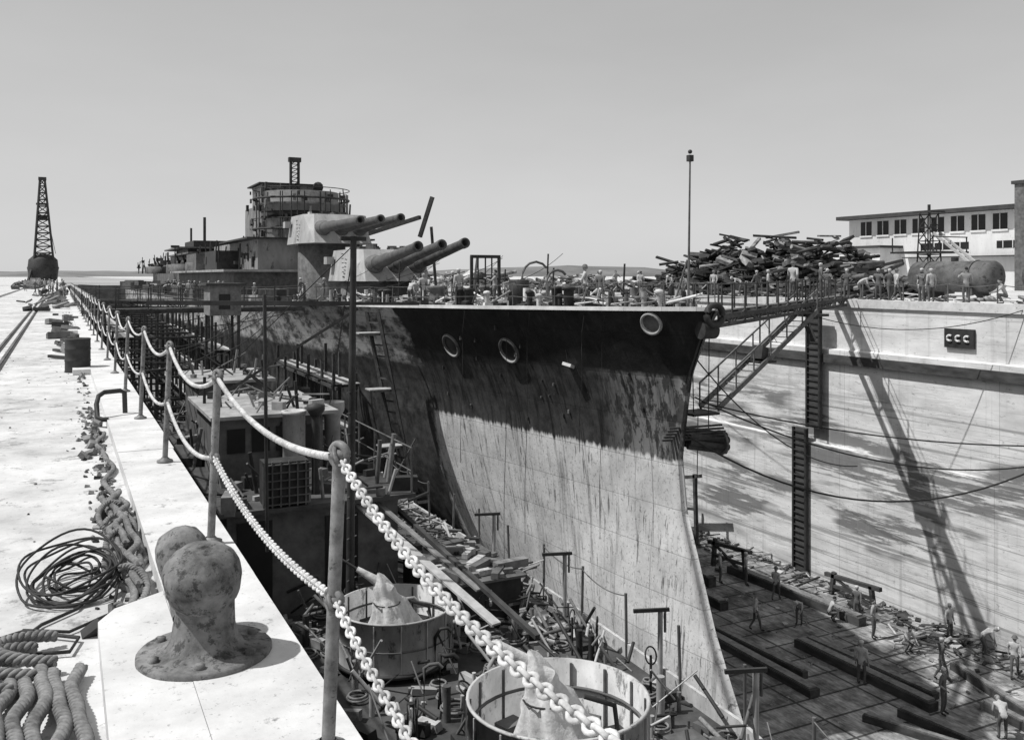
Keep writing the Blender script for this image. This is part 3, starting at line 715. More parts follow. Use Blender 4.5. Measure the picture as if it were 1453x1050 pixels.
g=B()
for (x,y,l,w,h,r) in ((29.7,27.6,7,.5,.35,.02),(30.5,28,6.5,.4,.25,.06),(26.6,31,8,.5,.3,.0),(27.3,31.4,6,.3,.3,.05),(29.6,42,12,.5,.4,-.02),(31,46,14,.5,.5,.02),(28.8,21.5,6,.4,.3,.14),(31.5,21,5,.35,.3,-.09),(33.8,36,9,.5,.4,.05),(24.5,33,4,.4,.3,.3),(33,24,5,.3,.3,-.3),(27.8,22.5,5,.25,.25,.4)):
    g.box((x,y,ZF+h/2),(w,l,h),'timber_dark',(0,0,r)); g.box((x+.02,y,ZF+h+.04),(w*.8,l*.96,.07),'timber',(0,0,r))
g.obj('timber_baulks')
def heap(name,boxr,n,smin,smax,mats,seed,up=1.0,longf=.4,flat=0,core=0):
    r=random.Random(seed); g=B(); (x0,x1,y0,y1,z)=boxr
    for k in range(core):
        u=r.uniform(-.85,.85); w=r.uniform(-.9,.9); x=(x0+x1)/2+u*(x1-x0)/2; y=(y0+y1)/2+w*(y1-y0)/2
        hh=(up-.5)*(1-abs(u)**2)*(1-abs(w)**5)*r.uniform(.5,.85)*(1+.25*math.sin(y*1.3)); s=r.uniform(.8,2.0)
        g.box((x,y,z+hh*.5),(s*.8,s,max(.3,hh)),'steel_dark',(r.uniform(-.25,.25),r.uniform(-.25,.25),r.random()*3))
    for k in range(n):
        u=r.uniform(-1,1); w=r.uniform(-1,1)
        if not flat and r.random()<.6: u=max(-1,min(1,r.gauss(.55,.3)))
        x=(x0+x1)/2+u*(x1-x0)/2; y=(y0+y1)/2+w*(y1-y0)/2
        rr_=r.random()**(.5 if flat else 1); hh=up*(1-abs(u)**2)*(1-abs(w)**(5 if flat else 3))*rr_*(1+.25*math.sin(y*1.3)*flat); s=r.uniform(smin,smax)*(1 if r.random()<.4 else .6); mt=r.choice(mats)
        if r.random()<longf: g.box((x,y,z+hh+s*.2),(s*.25,s*r.uniform(1.5,4.5),s*.15),mt,(r.uniform(-.35,.35),r.uniform(-.35,.35),r.random()*6.3))
        elif r.random()<.3: 
            a=r.random()*6.3; g.cyl((x,y,z+hh+s*.3),(x+s*2*math.cos(a),y+s*2*math.sin(a),z+hh+s*r.uniform(0,.8)),s*.14,mt,n=8)
        else: g.box((x,y,z+hh+s*.25),(s,s*r.uniform(.6,1.6),s*.3),mt,(r.uniform(-.5,.5),r.uniform(-.5,.5),r.random()*3))
    g.obj(name)
MM=['debris','timber','timber_light','steel_dark','steel_mid','timber_dark']
heap('rubble_heap',(34.8,37.1,20,60,ZF),420,.08,.5,MM+['timber_dark'],5,.4)
heap('rubble_heap',(32,36,23,31,ZF),70,.08,.5,MM,6,.3)
heap('rubble_heap',(25,36,22,70,ZF),120,.05,.3,MM,7,.05)
heap('scrap_heap',(41,50,40,61,.7),1700,.4,1.2,['steel_dark','steel_dark','timber_dark','steel_dark','steel_mid','debris'],8,3.3,.4,1,160)
heap('scrap_heap',(39,42,40,80,.7),420,.2,.6,['steel_dark','steel_mid','timber_dark','debris','timber_light','steel_dark'],9,.7,.4)
heap('scrap_heap',(38.6,41,20,40,.7),190,.12,.45,['steel_dark','steel_mid','timber_dark','debris','timber_light','paint_white'],19,.4,.4)
heap('scrap_heap',(39.5,44,60,84,.7),360,.3,1.0,['steel_dark','steel_mid','debris','canvas'],10,1.3,.5)
heap('scrap_heap',(40,50,84,150,.7),260,.5,1.7,['steel_dark','steel_mid','debris','canvas'],12,1.8,.3)
g=B()
for (x,y,h) in((35.2,47,4.3),(33.5,40.5,1.6),(36,34,1.2)):
    for sd in(-1,1):
        g.beam((x,y+sd*1.4,ZF),(x,y+sd*1.2,ZF+h),.2,.2,'timber_dark')
    g.beam((x,y-1.8,ZF+h),(x,y+1.8,ZF+h*.8),.2,.2,'timber_dark'); g.beam((x,y-1.3,ZF+.2),(x,y+1.3,ZF+h*.8),.12,.12,'timber_dark'); g.beam((x,y-1.3,ZF+h*.5),(x,y+1.3,ZF+h*.4),.15,.15,'timber_dark')
    g.beam((x,y+1.3,ZF+.2),(x+1.5,y+1.5,ZF+h*.2),.15,.15,'timber_dark')
g.obj('timber_trestle')
g=B()
for k in range(30):
    y=12+k*2.6; g.cyl((XW+.25,y,.75),(XW+.25,y,1.7),.035,'steel_mid',n=6)
    g.tube(cat((XW+.25,y,1.65),(XW+.25,y+2.6,1.65),.12,6),.02,'steel_mid',4)
g.obj('far_quay_railing')

# ---------------------------------------------------------------- far buildings
bd=empty('warehouse_building'); BX=80
g=B()
g.bb((BX,-20,.7),(BX+18,76.0,8.3),'building_white'); g.bb((BX-3,69,.7),(BX+10,75.9,5.0),'building_white')
g.obj('walls',bd)
g=B(); g.bb((BX-1.2,-21,8.3),(BX+19,76.8,8.7),'roof_dark'); g.bb((BX-3.4,68.6,5.0),(BX-.01,76.3,5.25),'roof_dark'); g.bb((BX-.9,44,3.9),(BX-.01,68,4.0),'roof_dark'); g.obj('roof',bd)
g=B(); y=-10
while y<74:
    g.bb((BX-.03,y,6.5),(BX-.004,y+1.5,8.0),'glass_dark')
    g.bb((BX-.1,y+.7,6.5),(BX-.031,y+.77,8.0),'building_white'); g.bb((BX-.12,y-.1,6.3),(BX-.004,y+1.6,6.48),'building_white')
    y+=2.3
y=-8
while y<66:
    g.bb((BX-.03,y,4.7),(BX-.004,y+5.6,5.4),'glass_dark'); g.bb((BX-.03,y,1.0),(BX-.004,y+3,3.2),'glass_dark')
    for j in range(5): g.bb((BX-.06,y+.9+j*1.0,4.7),(BX-.031,y+.98+j*1.0,5.4),'building_white')
    y+=8.6
g.bb((BX-3.03,70,2.6),(BX-3.004,74.5,4.2),'glass_dark')
g.obj('windows',bd)
g=B(); g.bb((BX-2,44,.7),(BX+5,54.6,10.4),'steel_mid'); g.bb((BX-2.2,43.8,10.4),(BX+5.2,54.8,10.7),'roof_dark')
for k in range(4): g.bb((BX-2.03,50,2+2*k),(BX-2.004,51.4,3.2+2*k),'glass_dark')
g.obj('stair_tower',bd)
for (x,y,l,r) in((44,34.3,4.8,.85),(44,27.4,4.8,.85),(50,52,5,.7)):
    g=B(); z=.7+.45+r
    M=Matrix(((1,0,0),(0,0,-1),(0,1,0)))
    g.lathe([(0,-l/2-.3),(r*.6,-l/2-.22),(r*.93,-l/2-.05),(r,-l/2+.05),(r,l/2-.05),(r*.93,l/2+.05),(r*.6,l/2+.22),(0,l/2+.3)],(x,y,z),'rust_tank',24,M)
    for k in(-1,1):
        g.box((x,y+k*l*.3,.7+.35),(1.5,.35,.7),'timber_dark'); g.torus((x,y+k*l*.3,z),r+.02,.03,'steel_dark',M=M)
    g.cyl((x,y,z+r-.05),(x,y,z+r+.2),.2,'steel_dark'); g.obj('storage_tank')
def lattice(g,p,q,w0,w1,mat,n=8,t=.08):
    p=V(p);q=V(q);d=(q-p).normalized(); a=d.cross(V((0,1,.01))).normalized(); b_=d.cross(a).normalized()
    def c(i,k): w=w0+(w1-w0)*i/n; sx,sy=((-1,-1),(1,-1),(1,1),(-1,1))[k]; return p.lerp(q,i/n)+a*sx*w/2+b_*sy*w/2
    for i in range(n):
        for k in range(4):
            g.beam(c(i,k),c(i+1,k),t,t,mat); g.beam(c(i,k),c(i+1,(k+1)%4),t*.6,t*.6,mat); g.beam(c(i,k),c(i,(k+1)%4),t*.6,t*.6,mat)
g=B(); dy=42.5; dx_=52
lattice(g,(dx_,dy,.7),(dx_,dy,6.2),1.2,.8,'steel_dark',6,.08)
g.box((dx_,dy,6.3),(1.4,1.4,.12),'steel_dark'); g.box((dx_,dy,3.6),(3.4,3.4,.12),'steel_dark')
g.beam((dx_-.2,dy-.5,4.9),(dx_-2,dy-6.5,1.4),.12,.16,'timber_light'); g.beam((dx_+.4,dy-.5,4.9),(dx_-1.4,dy-6.5,1.4),.12,.16,'timber_light')
for s in(-1,1): g.beam((dx_+s*1.6,dy+1.6,3.6),(dx_+s*1.6,dy+1.6,4.6),.06,.06,'steel_dark'); g.beam((dx_+s*1.6,dy-1.6,3.6),(dx_+s*1.6,dy-1.6,4.6),.06,.06,'steel_dark')
g.bb((dx_-1.7,dy-1.6,4.55),(dx_+1.7,dy-1.54,4.62),'steel_dark')
g.cyl((dx_,dy,6.2),(dx_,dy,6.8),.1,'steel_dark'); g.obj('derrick_tower')
g=B(); cx_,cy_=-5.2,314
for sx in(-1,1):
    for sy in(-1,1): g.beam((cx_+sx*3.5,cy_+sy*4,-.1),(cx_+sx*2.5,cy_+sy*2.5,4),.6,.6,'steel_dark')
g.lathe([(3.9,.6),(4.2,3.6),(4.4,4.6),(4.2,5),(4.0,7.0),(2.6,8.4),(0,9.0)],(cx_+.6,cy_,0),'steel_dark',16); g.box((cx_+1,cy_+4,5),(6,6,5),'steel_dark')
lattice(g,(cx_+.8,cy_,7),(cx_+.4,cy_,31.5),5.2,1.3,'steel_dark',12,.45)
g.box((cx_+.4,cy_,31.7),(2.2,2,.9),'steel_dark'); g.cyl((cx_+.4,cy_,28),(cx_+4,cy_+3,9),.08,'steel_dark',n=5); g.box((cx_+.5,cy_,20),(2.6,2,1.2),'steel_dark')
g.box((cx_+.4,cy_,24),(3.4,2.2,.5),'steel_dark'); g.obj('dockyard_crane')
g=B()
for k in range(420):
    a=R.random()*6.3; r=R.random()**.5*5; z=R.uniform(.3,1); 
    c=V((-17.5+r*math.cos(a)*.9,240+r*math.sin(a),2+6*z*(1-(r/7)**2)))
    M=Euler((R.random()*3,R.random()*3,R.random()*3)).to_matrix(); s=R.uniform(.35,.9)
    g.add([c+M@V((s,0,0)),c+M@V((0,s*.6,0)),c+M@V((-s,0,.1)),c+M@V((0,-s*.6,0))],[(0,1,2,3)],'foliage')
g.cyl((-17.5,240,-.1),(-17.5,240,4),.5,'timber_dark',r2=.3); 
for k in range(5): g.cyl((-17.5,240,3),(-17.5+R.uniform(-3,3),240+R.uniform(-3,3),6.5),.22,'timber_dark',r2=.08,n=6)
g.obj('broadleaf_tree')
heap('scrap_heap',(-2.5,.3,60,140,-.12),60,.3,.9,['steel_dark','steel_mid','timber'],12,.3,.2)
heap('scrap_heap',(-9,-3,170,290,-.12),90,.6,2.2,['steel_dark','steel_mid','debris'],16,1,.2)

# ---------------------------------------------------------------- patrol boat
pb=empty('patrol_boat'); DZ=-5.0
g=B()
TY=[(2,.2),(4,1.4),(7,2.6),(11,3.3),(18,3.5),(34,3.4),(40,3.0)]
ys=[2,3,4,5.5,7,9,11,14,18,24,30,34,40]; vs=[]; PCX=6.0
for y in ys:
    w=lerpt(TY,y)
    for sd in(-1,1):
        for f,z in((1,DZ),(.96,DZ-1.6),(.8,-8.6),(.45,-10.2),(.02,-11)): vs.append((PCX+sd*w*f,y,z))
fs=[]
for i in range(len(ys)-1):
    for sd in(0,1):
        for k in range(4): a=i*10+sd*5+k; fs.append((a,a+10,a+11,a+1))
g.add(vs,fs,'steel_mid',True); e=(len(ys)-1)*10; g.add(vs[e:],[(0,1,6,5),(1,2,7,6),(2,3,8,7),(3,4,9,8)],'steel_mid')
dk=[]
for y in ys: w=lerpt(TY,y); dk+=[(PCX-w,y,DZ),(PCX+w,y,DZ)]
g.add(dk,[(2*i,2*i+1,2*i+3,2*i+2) for i in range(len(ys)-1)],'boat_deck')
for y in range(5,39,3): g.bb((PCX-.5,y,ZF),(PCX+.5,y+1,-10.3),'timber_dark')
g.obj('hull',pb)
def tub(x,y,zt,h,r=1.0,z0=DZ):
    g=B()
    g.lathe([(r,zt-h),(r,zt-.03),(r+.02,zt-.03),(r+.02,zt),(r-.015,zt),(r-.015,zt-h+.02),(0,zt-h+.02)],(x,y,0),'tub_paint',48)
    g.lathe([(r+.012,zt-h+.02),(r+.06,zt-h+.02),(r+.06,zt-h-.04),(0,zt-h-.04)],(x,y,0),'steel_dark',48)
    for i in range(14):
        a=2*math.pi*i/14; M=Euler((0,0,a)).to_matrix(); c=V((x,y,zt-h*.5))+M@V((r+.015,0,0)); g.box(c,(.02,.02,h-.08),'tub_paint',(0,0,a))
        c=V((x,y,zt-h*.5))+M@V((r-.03,0,0)); g.box(c,(.02,.03,h-.08),'steel_mid',(0,0,a))
    g.torus((x,y,zt-h*.35),r-.03,.02,'steel_mid',n=36,k=5); g.torus((x,y,zt-h*.55),r+.012,.012,'steel_mid',n=36,k=5)
    g.lathe([(.55,z0),(.5,zt-h-.03)],(x,y,0),'steel_dark',16)
    for i in range(8):
        a=2*math.pi*i/8; g.beam((x+r*.95*math.cos(a),y+r*.95*math.sin(a),zt-h-.04),(x+.5*math.cos(a),y+.5*math.sin(a),max(z0,zt-h-1)),.05,.08,'steel_dark')
    for i in range(9):
        a=i*.62; g.box((x+r*.78*math.cos(a),y+r*.78*math.sin(a),zt-h+.2),(.22,.3,.36),R.choice(['steel_mid','steel_dark']),(0,0,a))
    g.obj('gun_tub',pb)
    # machine gun on pedestal under a lashed canvas cover
    g=B(); zb=zt-h
    g.lathe([(.34,zb+.02),(.22,zb+.1),(.15,zb+.25),(.13,zb+.6)],(x,y,0),'steel_mid',14)
    n=48; vs=[]; prof=[(.40,.34),(.39,.42),(.33,.56),(.28,.72),(.26,.85),(.20,.93),(.17,1.02),(.18,1.12),(.13,1.24),(.07,1.36),(.01,1.42)]
    for j,(rr,z) in enumerate(prof):
        for i in range(n):
            a=2*math.pi*i/n; f=1-j/12; k=1+(.16*math.sin(a*3+j*.25)+.14*math.sin(a*8-j*.25)+.06*math.sin(a*15+j))*f
            vs.append((x+rr*k*math.cos(a)*1.15-.03*j+.05,y+rr*k*math.sin(a)*.8+.02*j,zb+z+.09*math.sin(a*3+1)*f))
    g.add(vs,[(j*n+i,j*n+(i+1)%n,(j+1)*n+(i+1)%n,(j+1)*n+i) for j in range(len(prof)-1) for i in range(n)],'canvas',True)
    g.tube([(x-.05,y+.1,zb+1.1),(x-.3,y+.22,zb+1.3),(x-.6,y+.38,zb+1.5)],.08,'canvas',9,rad=[.11,.085,.05]); g.tube([(x-.6,y+.38,zb+1.5),(x-.95,y+.56,zb+1.74)],.025,'steel_dark',8)
    g.torus((x-.12,y+.09,zb+.9),.24,.012,'cable_black',n=18,k=5)
    g.tube([(x+.25,y-.15,zb+.95),(x+.55,y-.3,zb+.85),(x+.6,y-.3,zb+.5)],.03,'steel_dark',8)
    g.obj('covered_gun',pb)
tub(4.96,8.9,-2.62,.95); tub(5.5,16,-3.95,.9,1.05)
g=B()
g.bb((3.0,19,DZ),(6.6,31,-2.75),'steel_mid'); g.bb((2.8,18.7,-2.75),(6.9,31.3,-2.66),'boat_deck')
g.bb((3.2,21.5,-2.66),(5.6,25,-1.2),'steel_mid'); g.bb((3.0,21.2,-1.2),(5.9,25.3,-1.12),'steel_light')
for k in range(4): g.bb((3.4+k*.55,21.47,-2.0),(3.8+k*.55,21.495,-1.45),'glass_dark')
g.bb((4.6,21.465,-2.6),(5.2,21.49,-1.35),'glass_dark')
for k in range(5): g.bb((5.605,21.8+k*.62,-2.0),(5.63,22.2+k*.62,-1.5),'glass_dark')
for k in range(5): g.lathe([(.0,0),(.16,0),(.16,.04)],(6.605,20.5+k*2,-3.7),'glass_dark',12,Matrix(((0,0,1),(0,1,0),(-1,0,0))))
g.bb((3.2,19.0-.03,-4.6),(3.9,18.98,-2.95),'glass_dark'); g.bb((5.0,18.97,-4.7),(5.7,18.99,-3.0),'glass_dark')
g.bb((3.5,27,-2.66),(5.4,30,-1.0),'steel_mid'); g.bb((3.3,26.8,-1.0),(5.6,30.2,-.92),'steel_light')
g.lathe([(.24,-2.7),(.24,-.95),(.27,-.95),(.27,-.88),(.2,-.88),(.2,-1.4),(0,-1.4)],(4.55,19.9,0),'tub_paint',20)
g.cyl((4.95,19.6,-2.7),(4.95,19.6,-1.0),.09,'steel_dark'); g.lathe([(.09,-1.0),(.2,-.85),(.2,-.75),(0,-.7)],(4.95,19.6,0),'steel_dark',12)
g.lathe([(.2,-2.7),(.2,-1.5),(.3,-1.3),(.3,-1.1)],(6.1,22.5,0),'steel_light',16); g.lathe([(.2,-2.7),(.2,-1.6),(.32,-1.4),(.32,-1.2)],(6.2,26.5,0),'steel_dark',16)
g.bb((3.7,18.75,-2.62),(4.6,19.3,-1.75),'steel_dark')
for k in range(6): g.bb((3.66+k*.17,18.7,-2.64),(3.69+k*.17,18.75,-1.72),'steel_mid'); g.bb((3.66,18.69,-2.6+k*.16),(4.62,18.745,-2.58+k*.16),'steel_mid')
for k in range(210):
    x=R.uniform(2.9,6.8); y=R.uniform(18.8,31); s=R.uniform(.05,.3); z=-2.66; mt=R.choice(['steel_dark','steel_dark','steel_mid','steel_light','steel_mid','timber'])
    if 3.1<x<5.7 and 21.3<y<25.2 : z=-1.12; s*=.6
    if 3.4<x<5.5 and 26.9<y<30.1: z=-.92; s*=.6
    t=R.random()
    if t<.4: g.box((x,y,z+s*.5),(s,s*R.uniform(1,2.5),s*R.uniform(.6,1.5)),mt,(0,0,R.random()*3))
    elif t<.75: g.cyl((x,y,z),(x+R.uniform(-.2,.2),y,z+s*4),s*.15+.015,mt,n=7)
    else: a=R.random()*6; g.cyl((x,y,z+s),(x+.9*math.cos(a),y+.9*math.sin(a),z+R.uniform(.1,1)),.025,mt,n=6)
for y in [18.8+1.3*k for k in range(10)]: g.cyl((6.85,y,-2.7),(6.85,y,-1.7),.025,'steel_mid',n=6)
g.cyl((6.85,18.8,-1.7),(6.85,30.5,-1.7),.02,'steel_mid',n=6); g.cyl((6.85,18.8,-2.2),(6.85,30.5,-2.2),.015,'steel_mid',n=6)
g.obj('deckhouse',pb)
g=B()
g.cyl((5.0,17.2,DZ),(5.08,17.2,2.8),.085,'steel_dark',r2=.06,n=10)
g.beam((5.05,17.2,1.5),(1.5,18.9,1.52),.07,.09,'steel_dark'); g.beam((5.05,17.2,1.5),(6.2,16.6,1.5),.05,.06,'steel_dark')
g.box((5.07,17.2,2.75),(.5,.1,.08),'steel_dark'); g.cyl((5.05,17.2,2.4),(5.9,22,-1.1),.012,'cable_black',n=4); g.cyl((5.05,17.2,2.6),(3.2,25,-1.1),.012,'cable_black',n=4)
g.cyl((3.4,17.0,-3),(3.35,17.0,1.7),.035,'steel_dark',n=6); 
for k in range(12): g.cyl((4.92,17.1,-4.6+k*.4),(5.16,17.3,-4.6+k*.4),.014,'steel_mid',n=4)
g.beam((2.8,19,-.4),(5.2,17.3,1.4),.05,.05,'steel_dark')
g.obj('mast',pb)
g=B()
for i in range(len(ys)-1):
    a=(PCX+lerpt(TY,ys[i]),ys[i],DZ+.12); b_=(PCX+lerpt(TY,ys[i+1]),ys[i+1],DZ+.12); g.beam(a,b_,.06,.3,'tub_paint')
y=4.0
while y<38:
    x=PCX+lerpt(TY,y)-.03; g.cyl((x,y,DZ),(x+R.uniform(-.05,.05),y,DZ+1.2),.028,'steel_mid',n=7)
    if R.random()<.6: x2=PCX+lerpt(TY,y+1.7)-.03; g.tube(cat((x,y,DZ+1.15),(x2,y+1.7,DZ+1.15),.12,8),.012,'steel_mid',5)
    y+=1.7
for y in(8.0,10.4,13,16.5,20):
    x=PCX+lerpt(TY,y)-.1; g.cyl((x,y,DZ),(x,y,DZ+1.3),.045,'steel_light',n=8); g.beam((x+.12,y-.1,DZ+1.32),(x-.45,y+.15,DZ+1.3),.05,.06,'steel_dark'); g.cyl((x+.1,y,DZ+1.3),(x+.1,y,DZ+.9),.025,'steel_mid',n=6)
g.obj('bulwark_rails',pb)
g=B()
rr=random.Random(4)
def winch(x,y,z):
    g.box((x,y,z+.06),(1.5,1.0,.12),'steel_dark')
    Mx=Matrix(((0,0,1),(0,1,0),(-1,0,0)))
    g.lathe([(.42,-.5),(.42,-.44),(.22,-.42),(.22,.42),(.42,.44),(.42,.5),(0,.5)],(x,y,z+.5),'steel_mid',20,Mx); g.lathe([(0,-.5),(.42,-.5)],(x,y,z+.5),'steel_mid',20,Mx)
    g.rope([V((x-.4+.8*i/60,y+.27*math.cos(i*.8),z+.5+.27*math.sin(i*.8))) for i in range(61)],.02,.1,'rope_fibre',4,4)
    for s in(-1,1): g.box((x+s*.62,y,z+.35),(.12,.7,.6),'steel_dark'); g.lathe([(.18,s*.66),(.12,s*.8),(.18,s*.95),(0,s*.95)],(x,y,z+.5),'steel_light',14,Mx)
    g.box((x+.3,y+.6,z+.4),(.5,.4,.6),'steel_mid')
winch(6.9,12.6,DZ); winch(7.4,9.6,DZ)
for k in range(900):
    x=rr.uniform(4.0,9.2); y=rr.uniform(5.5,19); s=rr.uniform(.02,.17); mt=rr.choice(['steel_dark','steel_light','steel_mid','tub_paint','timber','steel_dark','steel_mid','steel_dark','rope_fibre','cable_black'])
    if x>PCX+lerpt(TY,y)-.2 or (x-4.96)**2+(y-8.9)**2<1.2 or (x-5.5)**2+(y-16)**2<1.3: continue
    t=rr.random()
    if t<.4: g.box((x,y,DZ+s*.5),(s,s*rr.uniform(1,4),s),mt,(rr.uniform(-.2,.2),rr.uniform(-.2,.2),rr.random()*3))
    elif t<.55: g.cyl((x,y,DZ),(x,y,DZ+s*3.6),s*.4,mt,n=12)
    elif t<.88:
        a=rr.random()*6; l=rr.uniform(.3,1.3); g.cyl((x,y,DZ+rr.uniform(.1,.7)),(x+l*math.cos(a)*.5,y+l*math.sin(a),DZ+rr.uniform(.1,1.0)),rr.uniform(.01,.035),mt,n=8)
    elif t<.9: g.torus((x,y,DZ+.7),.14,.015,'steel_dark',M=Euler((rr.random()*2,rr.random()*2,0)).to_matrix(),n=16,k=6); g.cyl((x,y,DZ),(x,y,DZ+.7),.025,'steel_dark',n=6)
    else: g.torus((x,y,DZ+.06),s*1.2+.05,.02,'rope_fibre',n=16,k=6); g.torus((x,y,DZ+.10),s*1.05+.04,.02,'rope_fibre',n=16,k=6)
g.lathe([(.16,0),(.16,.75),(.1,.9),(.05,.93),(.05,1.0),(0,1.0)],(5.3,11.3,DZ+.7),'steel_mid',14); g.box((5.3,11.3,DZ+.35),(.9,.9,.7),'steel_dark')
g.beam((5.6,19.5,-2.7),(6.9,14.6,-4.1),.2,.04,'timber_light'); g.beam((6.0,19.5,-2.7),(7.1,15.8,-3.9),.12,.04,'timber')
g.beam((6.2,24,-2.3),(7.4,14.0,-4.2),.1,.08,'timber_dark')
for k in range(12):
    x=5.2+.35*(k%4); y=12.0+.9*(k//3)+.2*k; g.tube([(x,y,DZ),(x,y,DZ+.7+.1*(k%3)),(x+.08,y-.04,DZ+.85),(x+.2,y-.1,DZ+.87),(x+.26,y-.13,DZ+.8)],.03+.012*(k%2),R.choice(['steel_light','steel_dark','steel_mid']),8)
g.bb((6.9,17,DZ),(8.6,19.5,DZ+.8),'steel_dark'); g.bb((6.8,16.9,DZ+.8),(8.7,19.6,DZ+.85),'steel_mid')
for k in range(60):
    x=rr.uniform(6.9,8.6); y=rr.uniform(17,19.5); s=rr.uniform(.04,.22); g.box((x,y,DZ+.86+s*.4),(s,s*rr.uniform(1,4),s*.8),rr.choice(['steel_dark','steel_mid','timber','tub_paint']),(0,0,rr.random()*3))
g.obj('deck_gear',pb)
heap('working_gear',(6.9,9.3,15,33,DZ),420,.08,.35,['steel_dark','steel_mid','timber','steel_light','timber_light','steel_dark'],14,1.0,.5)

# ---------------------------------------------------------------- people
J0={'pel':(0,0,.95),'wst':(0,0,1.10),'cst':(0,0,1.36),'nk':(0,0,1.50),'hd':(0,0,1.6),
 'sl':(-.19,0,1.43),'el':(-.24,.02,1.14),'wl':(-.25,-.05,.88),'sr':(.19,0,1.43),'er':(.24,.02,1.14),'wr':(.25,-.05,.88),
 'hl':(-.10,0,.92),'kl':(-.12,-.03,.50),'al':(-.12,.03,.09),'tl':(-.13,-.16,.04),'hr':(.10,0,.92),'kr':(.12,-.03,.50),'ar':(.12,.03,.09),'tr':(.13,-.16,.04)}
RAD={'pel':.14,'wst':.125,'cst':.15,'nk':.055,'hd':.05,'sl':.075,'el':.05,'wl':.032,'sr':.075,'er':.05,'wr':.032,'hl':.095,'kl':.065,'al':.045,'tl':.04,'hr':.095,'kr':.065,'ar':.045,'tr':.04}
EDG=[('pel','wst','shirt'),('wst','cst','shirt'),('cst','nk','shirt'),('nk','hd','skin'),('cst','sl','shirt'),('sl','el','shirt'),('el','wl','skin'),('cst','sr','shirt'),('sr','er','shirt'),('er','wr','skin'),
 ('pel','hl','denim'),('hl','kl','denim'),('kl','al','denim'),('al','tl','boots'),('pel','hr','denim'),('hr','kr','denim'),('kr','ar','denim'),('ar','tr','boots')]
def person_mesh(name,over,shirt,hat):
    J=dict(J0); J.update({k:v for k,v in over.items() if k!='face'}); keys=list(J); me=bpy.data.meshes.new('sk'); me.from_pydata([J[k] for k in keys],[(keys.index(a),keys.index(b_)) for a,b_,_ in EDG],[])
    o=bpy.data.objects.new('sk',me); S.collection.objects.link(o)
    o.modifiers.new('s','SKIN'); sv=me.skin_vertices[0].data
    for i,k in enumerate(keys): sv[i].radius=(RAD[k],RAD[k]*(.75 if k in('pel','wst','cst') else 1)); sv[i].use_root=(k=='pel')
    ss=o.modifiers.new('u','SUBSURF'); ss.levels=1
    dg=bpy.context.evaluated_depsgraph_get(); em=bpy.data.meshes.new_from_object(o.evaluated_get(dg)); bpy.data.objects.remove(o)
    g=B(); vs=[v.co.copy() for v in em.vertices]
    grp={}
    for p in em.polygons:
        c=p.center; best=None
        for a,b_,mt in EDG:
            A=V(J[a]);Bv=V(J[b_]);d=Bv-A; t=max(0,min(1,(c-A).dot(d)/d.length_squared)); e=(c-A-d*t).length-(RAD[a]+(RAD[b_]-RAD[a])*t)
            if best is None or e<best[0]: best=(e,mt)
        grp.setdefault(best[1],[]).append(tuple(p.vertices))
    for i,(mt,fs) in enumerate(grp.items()):
        g.add(vs,fs,shirt if mt=='shirt' else mt,True)
    hd=V(J['hd']); up=(hd-V(J['nk'])).normalized(); M=up.to_track_quat('Z','Y').to_matrix() if up.z<.98 else Matrix.Identity(3)
    F=V(over.get('face',(0,-1,0))); c=hd+up*.06
    g.ball(c,.105,'skin',14,(.78,.92,1.12)); side=F.cross(V((0,0,1))).normalized()
    g.ball(c+F*.10-up*.01,.018,'skin',6,(.8,1,1.6))
    for s_ in(-1,1): g.ball(c+F*.085+side*s_*.033+up*.012,.011,'boots',6); g.ball(c+side*s_*.083,.022,'skin',6,(.5,.8,1.3))
    g.box(c+F*.09-up*.05,(.045,.02,.008),'rust_iron')
    if hat=='cap': g.lathe([(.09,.03),(.098,.06),(.085,.10),(0,.125)],c,'hatm',14,M); 
    elif hat=='helmet': g.lathe([(.14,.035),(.115,.05),(.105,.10),(.06,.145),(0,.155)],c,'steel_mid',14,M)
    else: g.ball(c+up*.03-F*.015,.103,'boots',12,(.8,.92,1.0))
    for w,e in(('wl','el'),('wr','er')):
        W=V(J[w]);d=(W-V(J[e])).normalized(); sd=d.cross(F).normalized(); 
        g.ball(W+d*.05,.04,'skin',8,(.75,.75,1.1))
        for k,l in enumerate((.065,.075,.078,.07)):
            b0=W+d*.08+F*(.024-.016*k); m_=b0+d*l*.55; t_=m_+(d*.8+sd*(.5 if w=='wl' else -.5))*l*.45; g.tube([b0,m_,t_],.009,'skin',5)
        g.tube([W+d*.03+F*.03,W+d*.06+F*.055,W+d*.09+F*.06],.01,'skin',5)
    me=bpy.data.meshes.new(name); me.from_pydata([tuple(v) for v in g.v],[],g.f)
    for mm in g.mats: me.materials.append(MATS[mm])
    me.polygons.foreach_set('material_index',g.m); me.polygons.foreach_set('use_smooth',g.s); me.update(); return me
walk={'kl':(-.11,-.16,.52),'al':(-.11,-.22,.09),'tl':(-.11,-.40,.05),'kr':(.11,.02,.5),'ar':(.11,.26,.13),'tr':(.11,.12,.04),'el':(-.25,.14,1.18),'wl':(-.24,.08,.93),'er':(.25,-.10,1.16),'wr':(.22,-.28,.98)}
bend={'pel':(0,.12,.92),'hl':(-.1,.12,.9),'hr':(.1,.12,.9),'wst':(0,.02,1.05),'cst':(0,-.22,1.18),'nk':(0,-.36,1.22),'hd':(0,-.45,1.24),'sl':(-.19,-.26,1.18),'sr':(.19,-.26,1.18),'el':(-.22,-.32,.9),'er':(.22,-.32,.9),'wl':(-.12,-.42,.66),'wr':(.12,-.42,.66),'face':(0,-.8,-.6)}
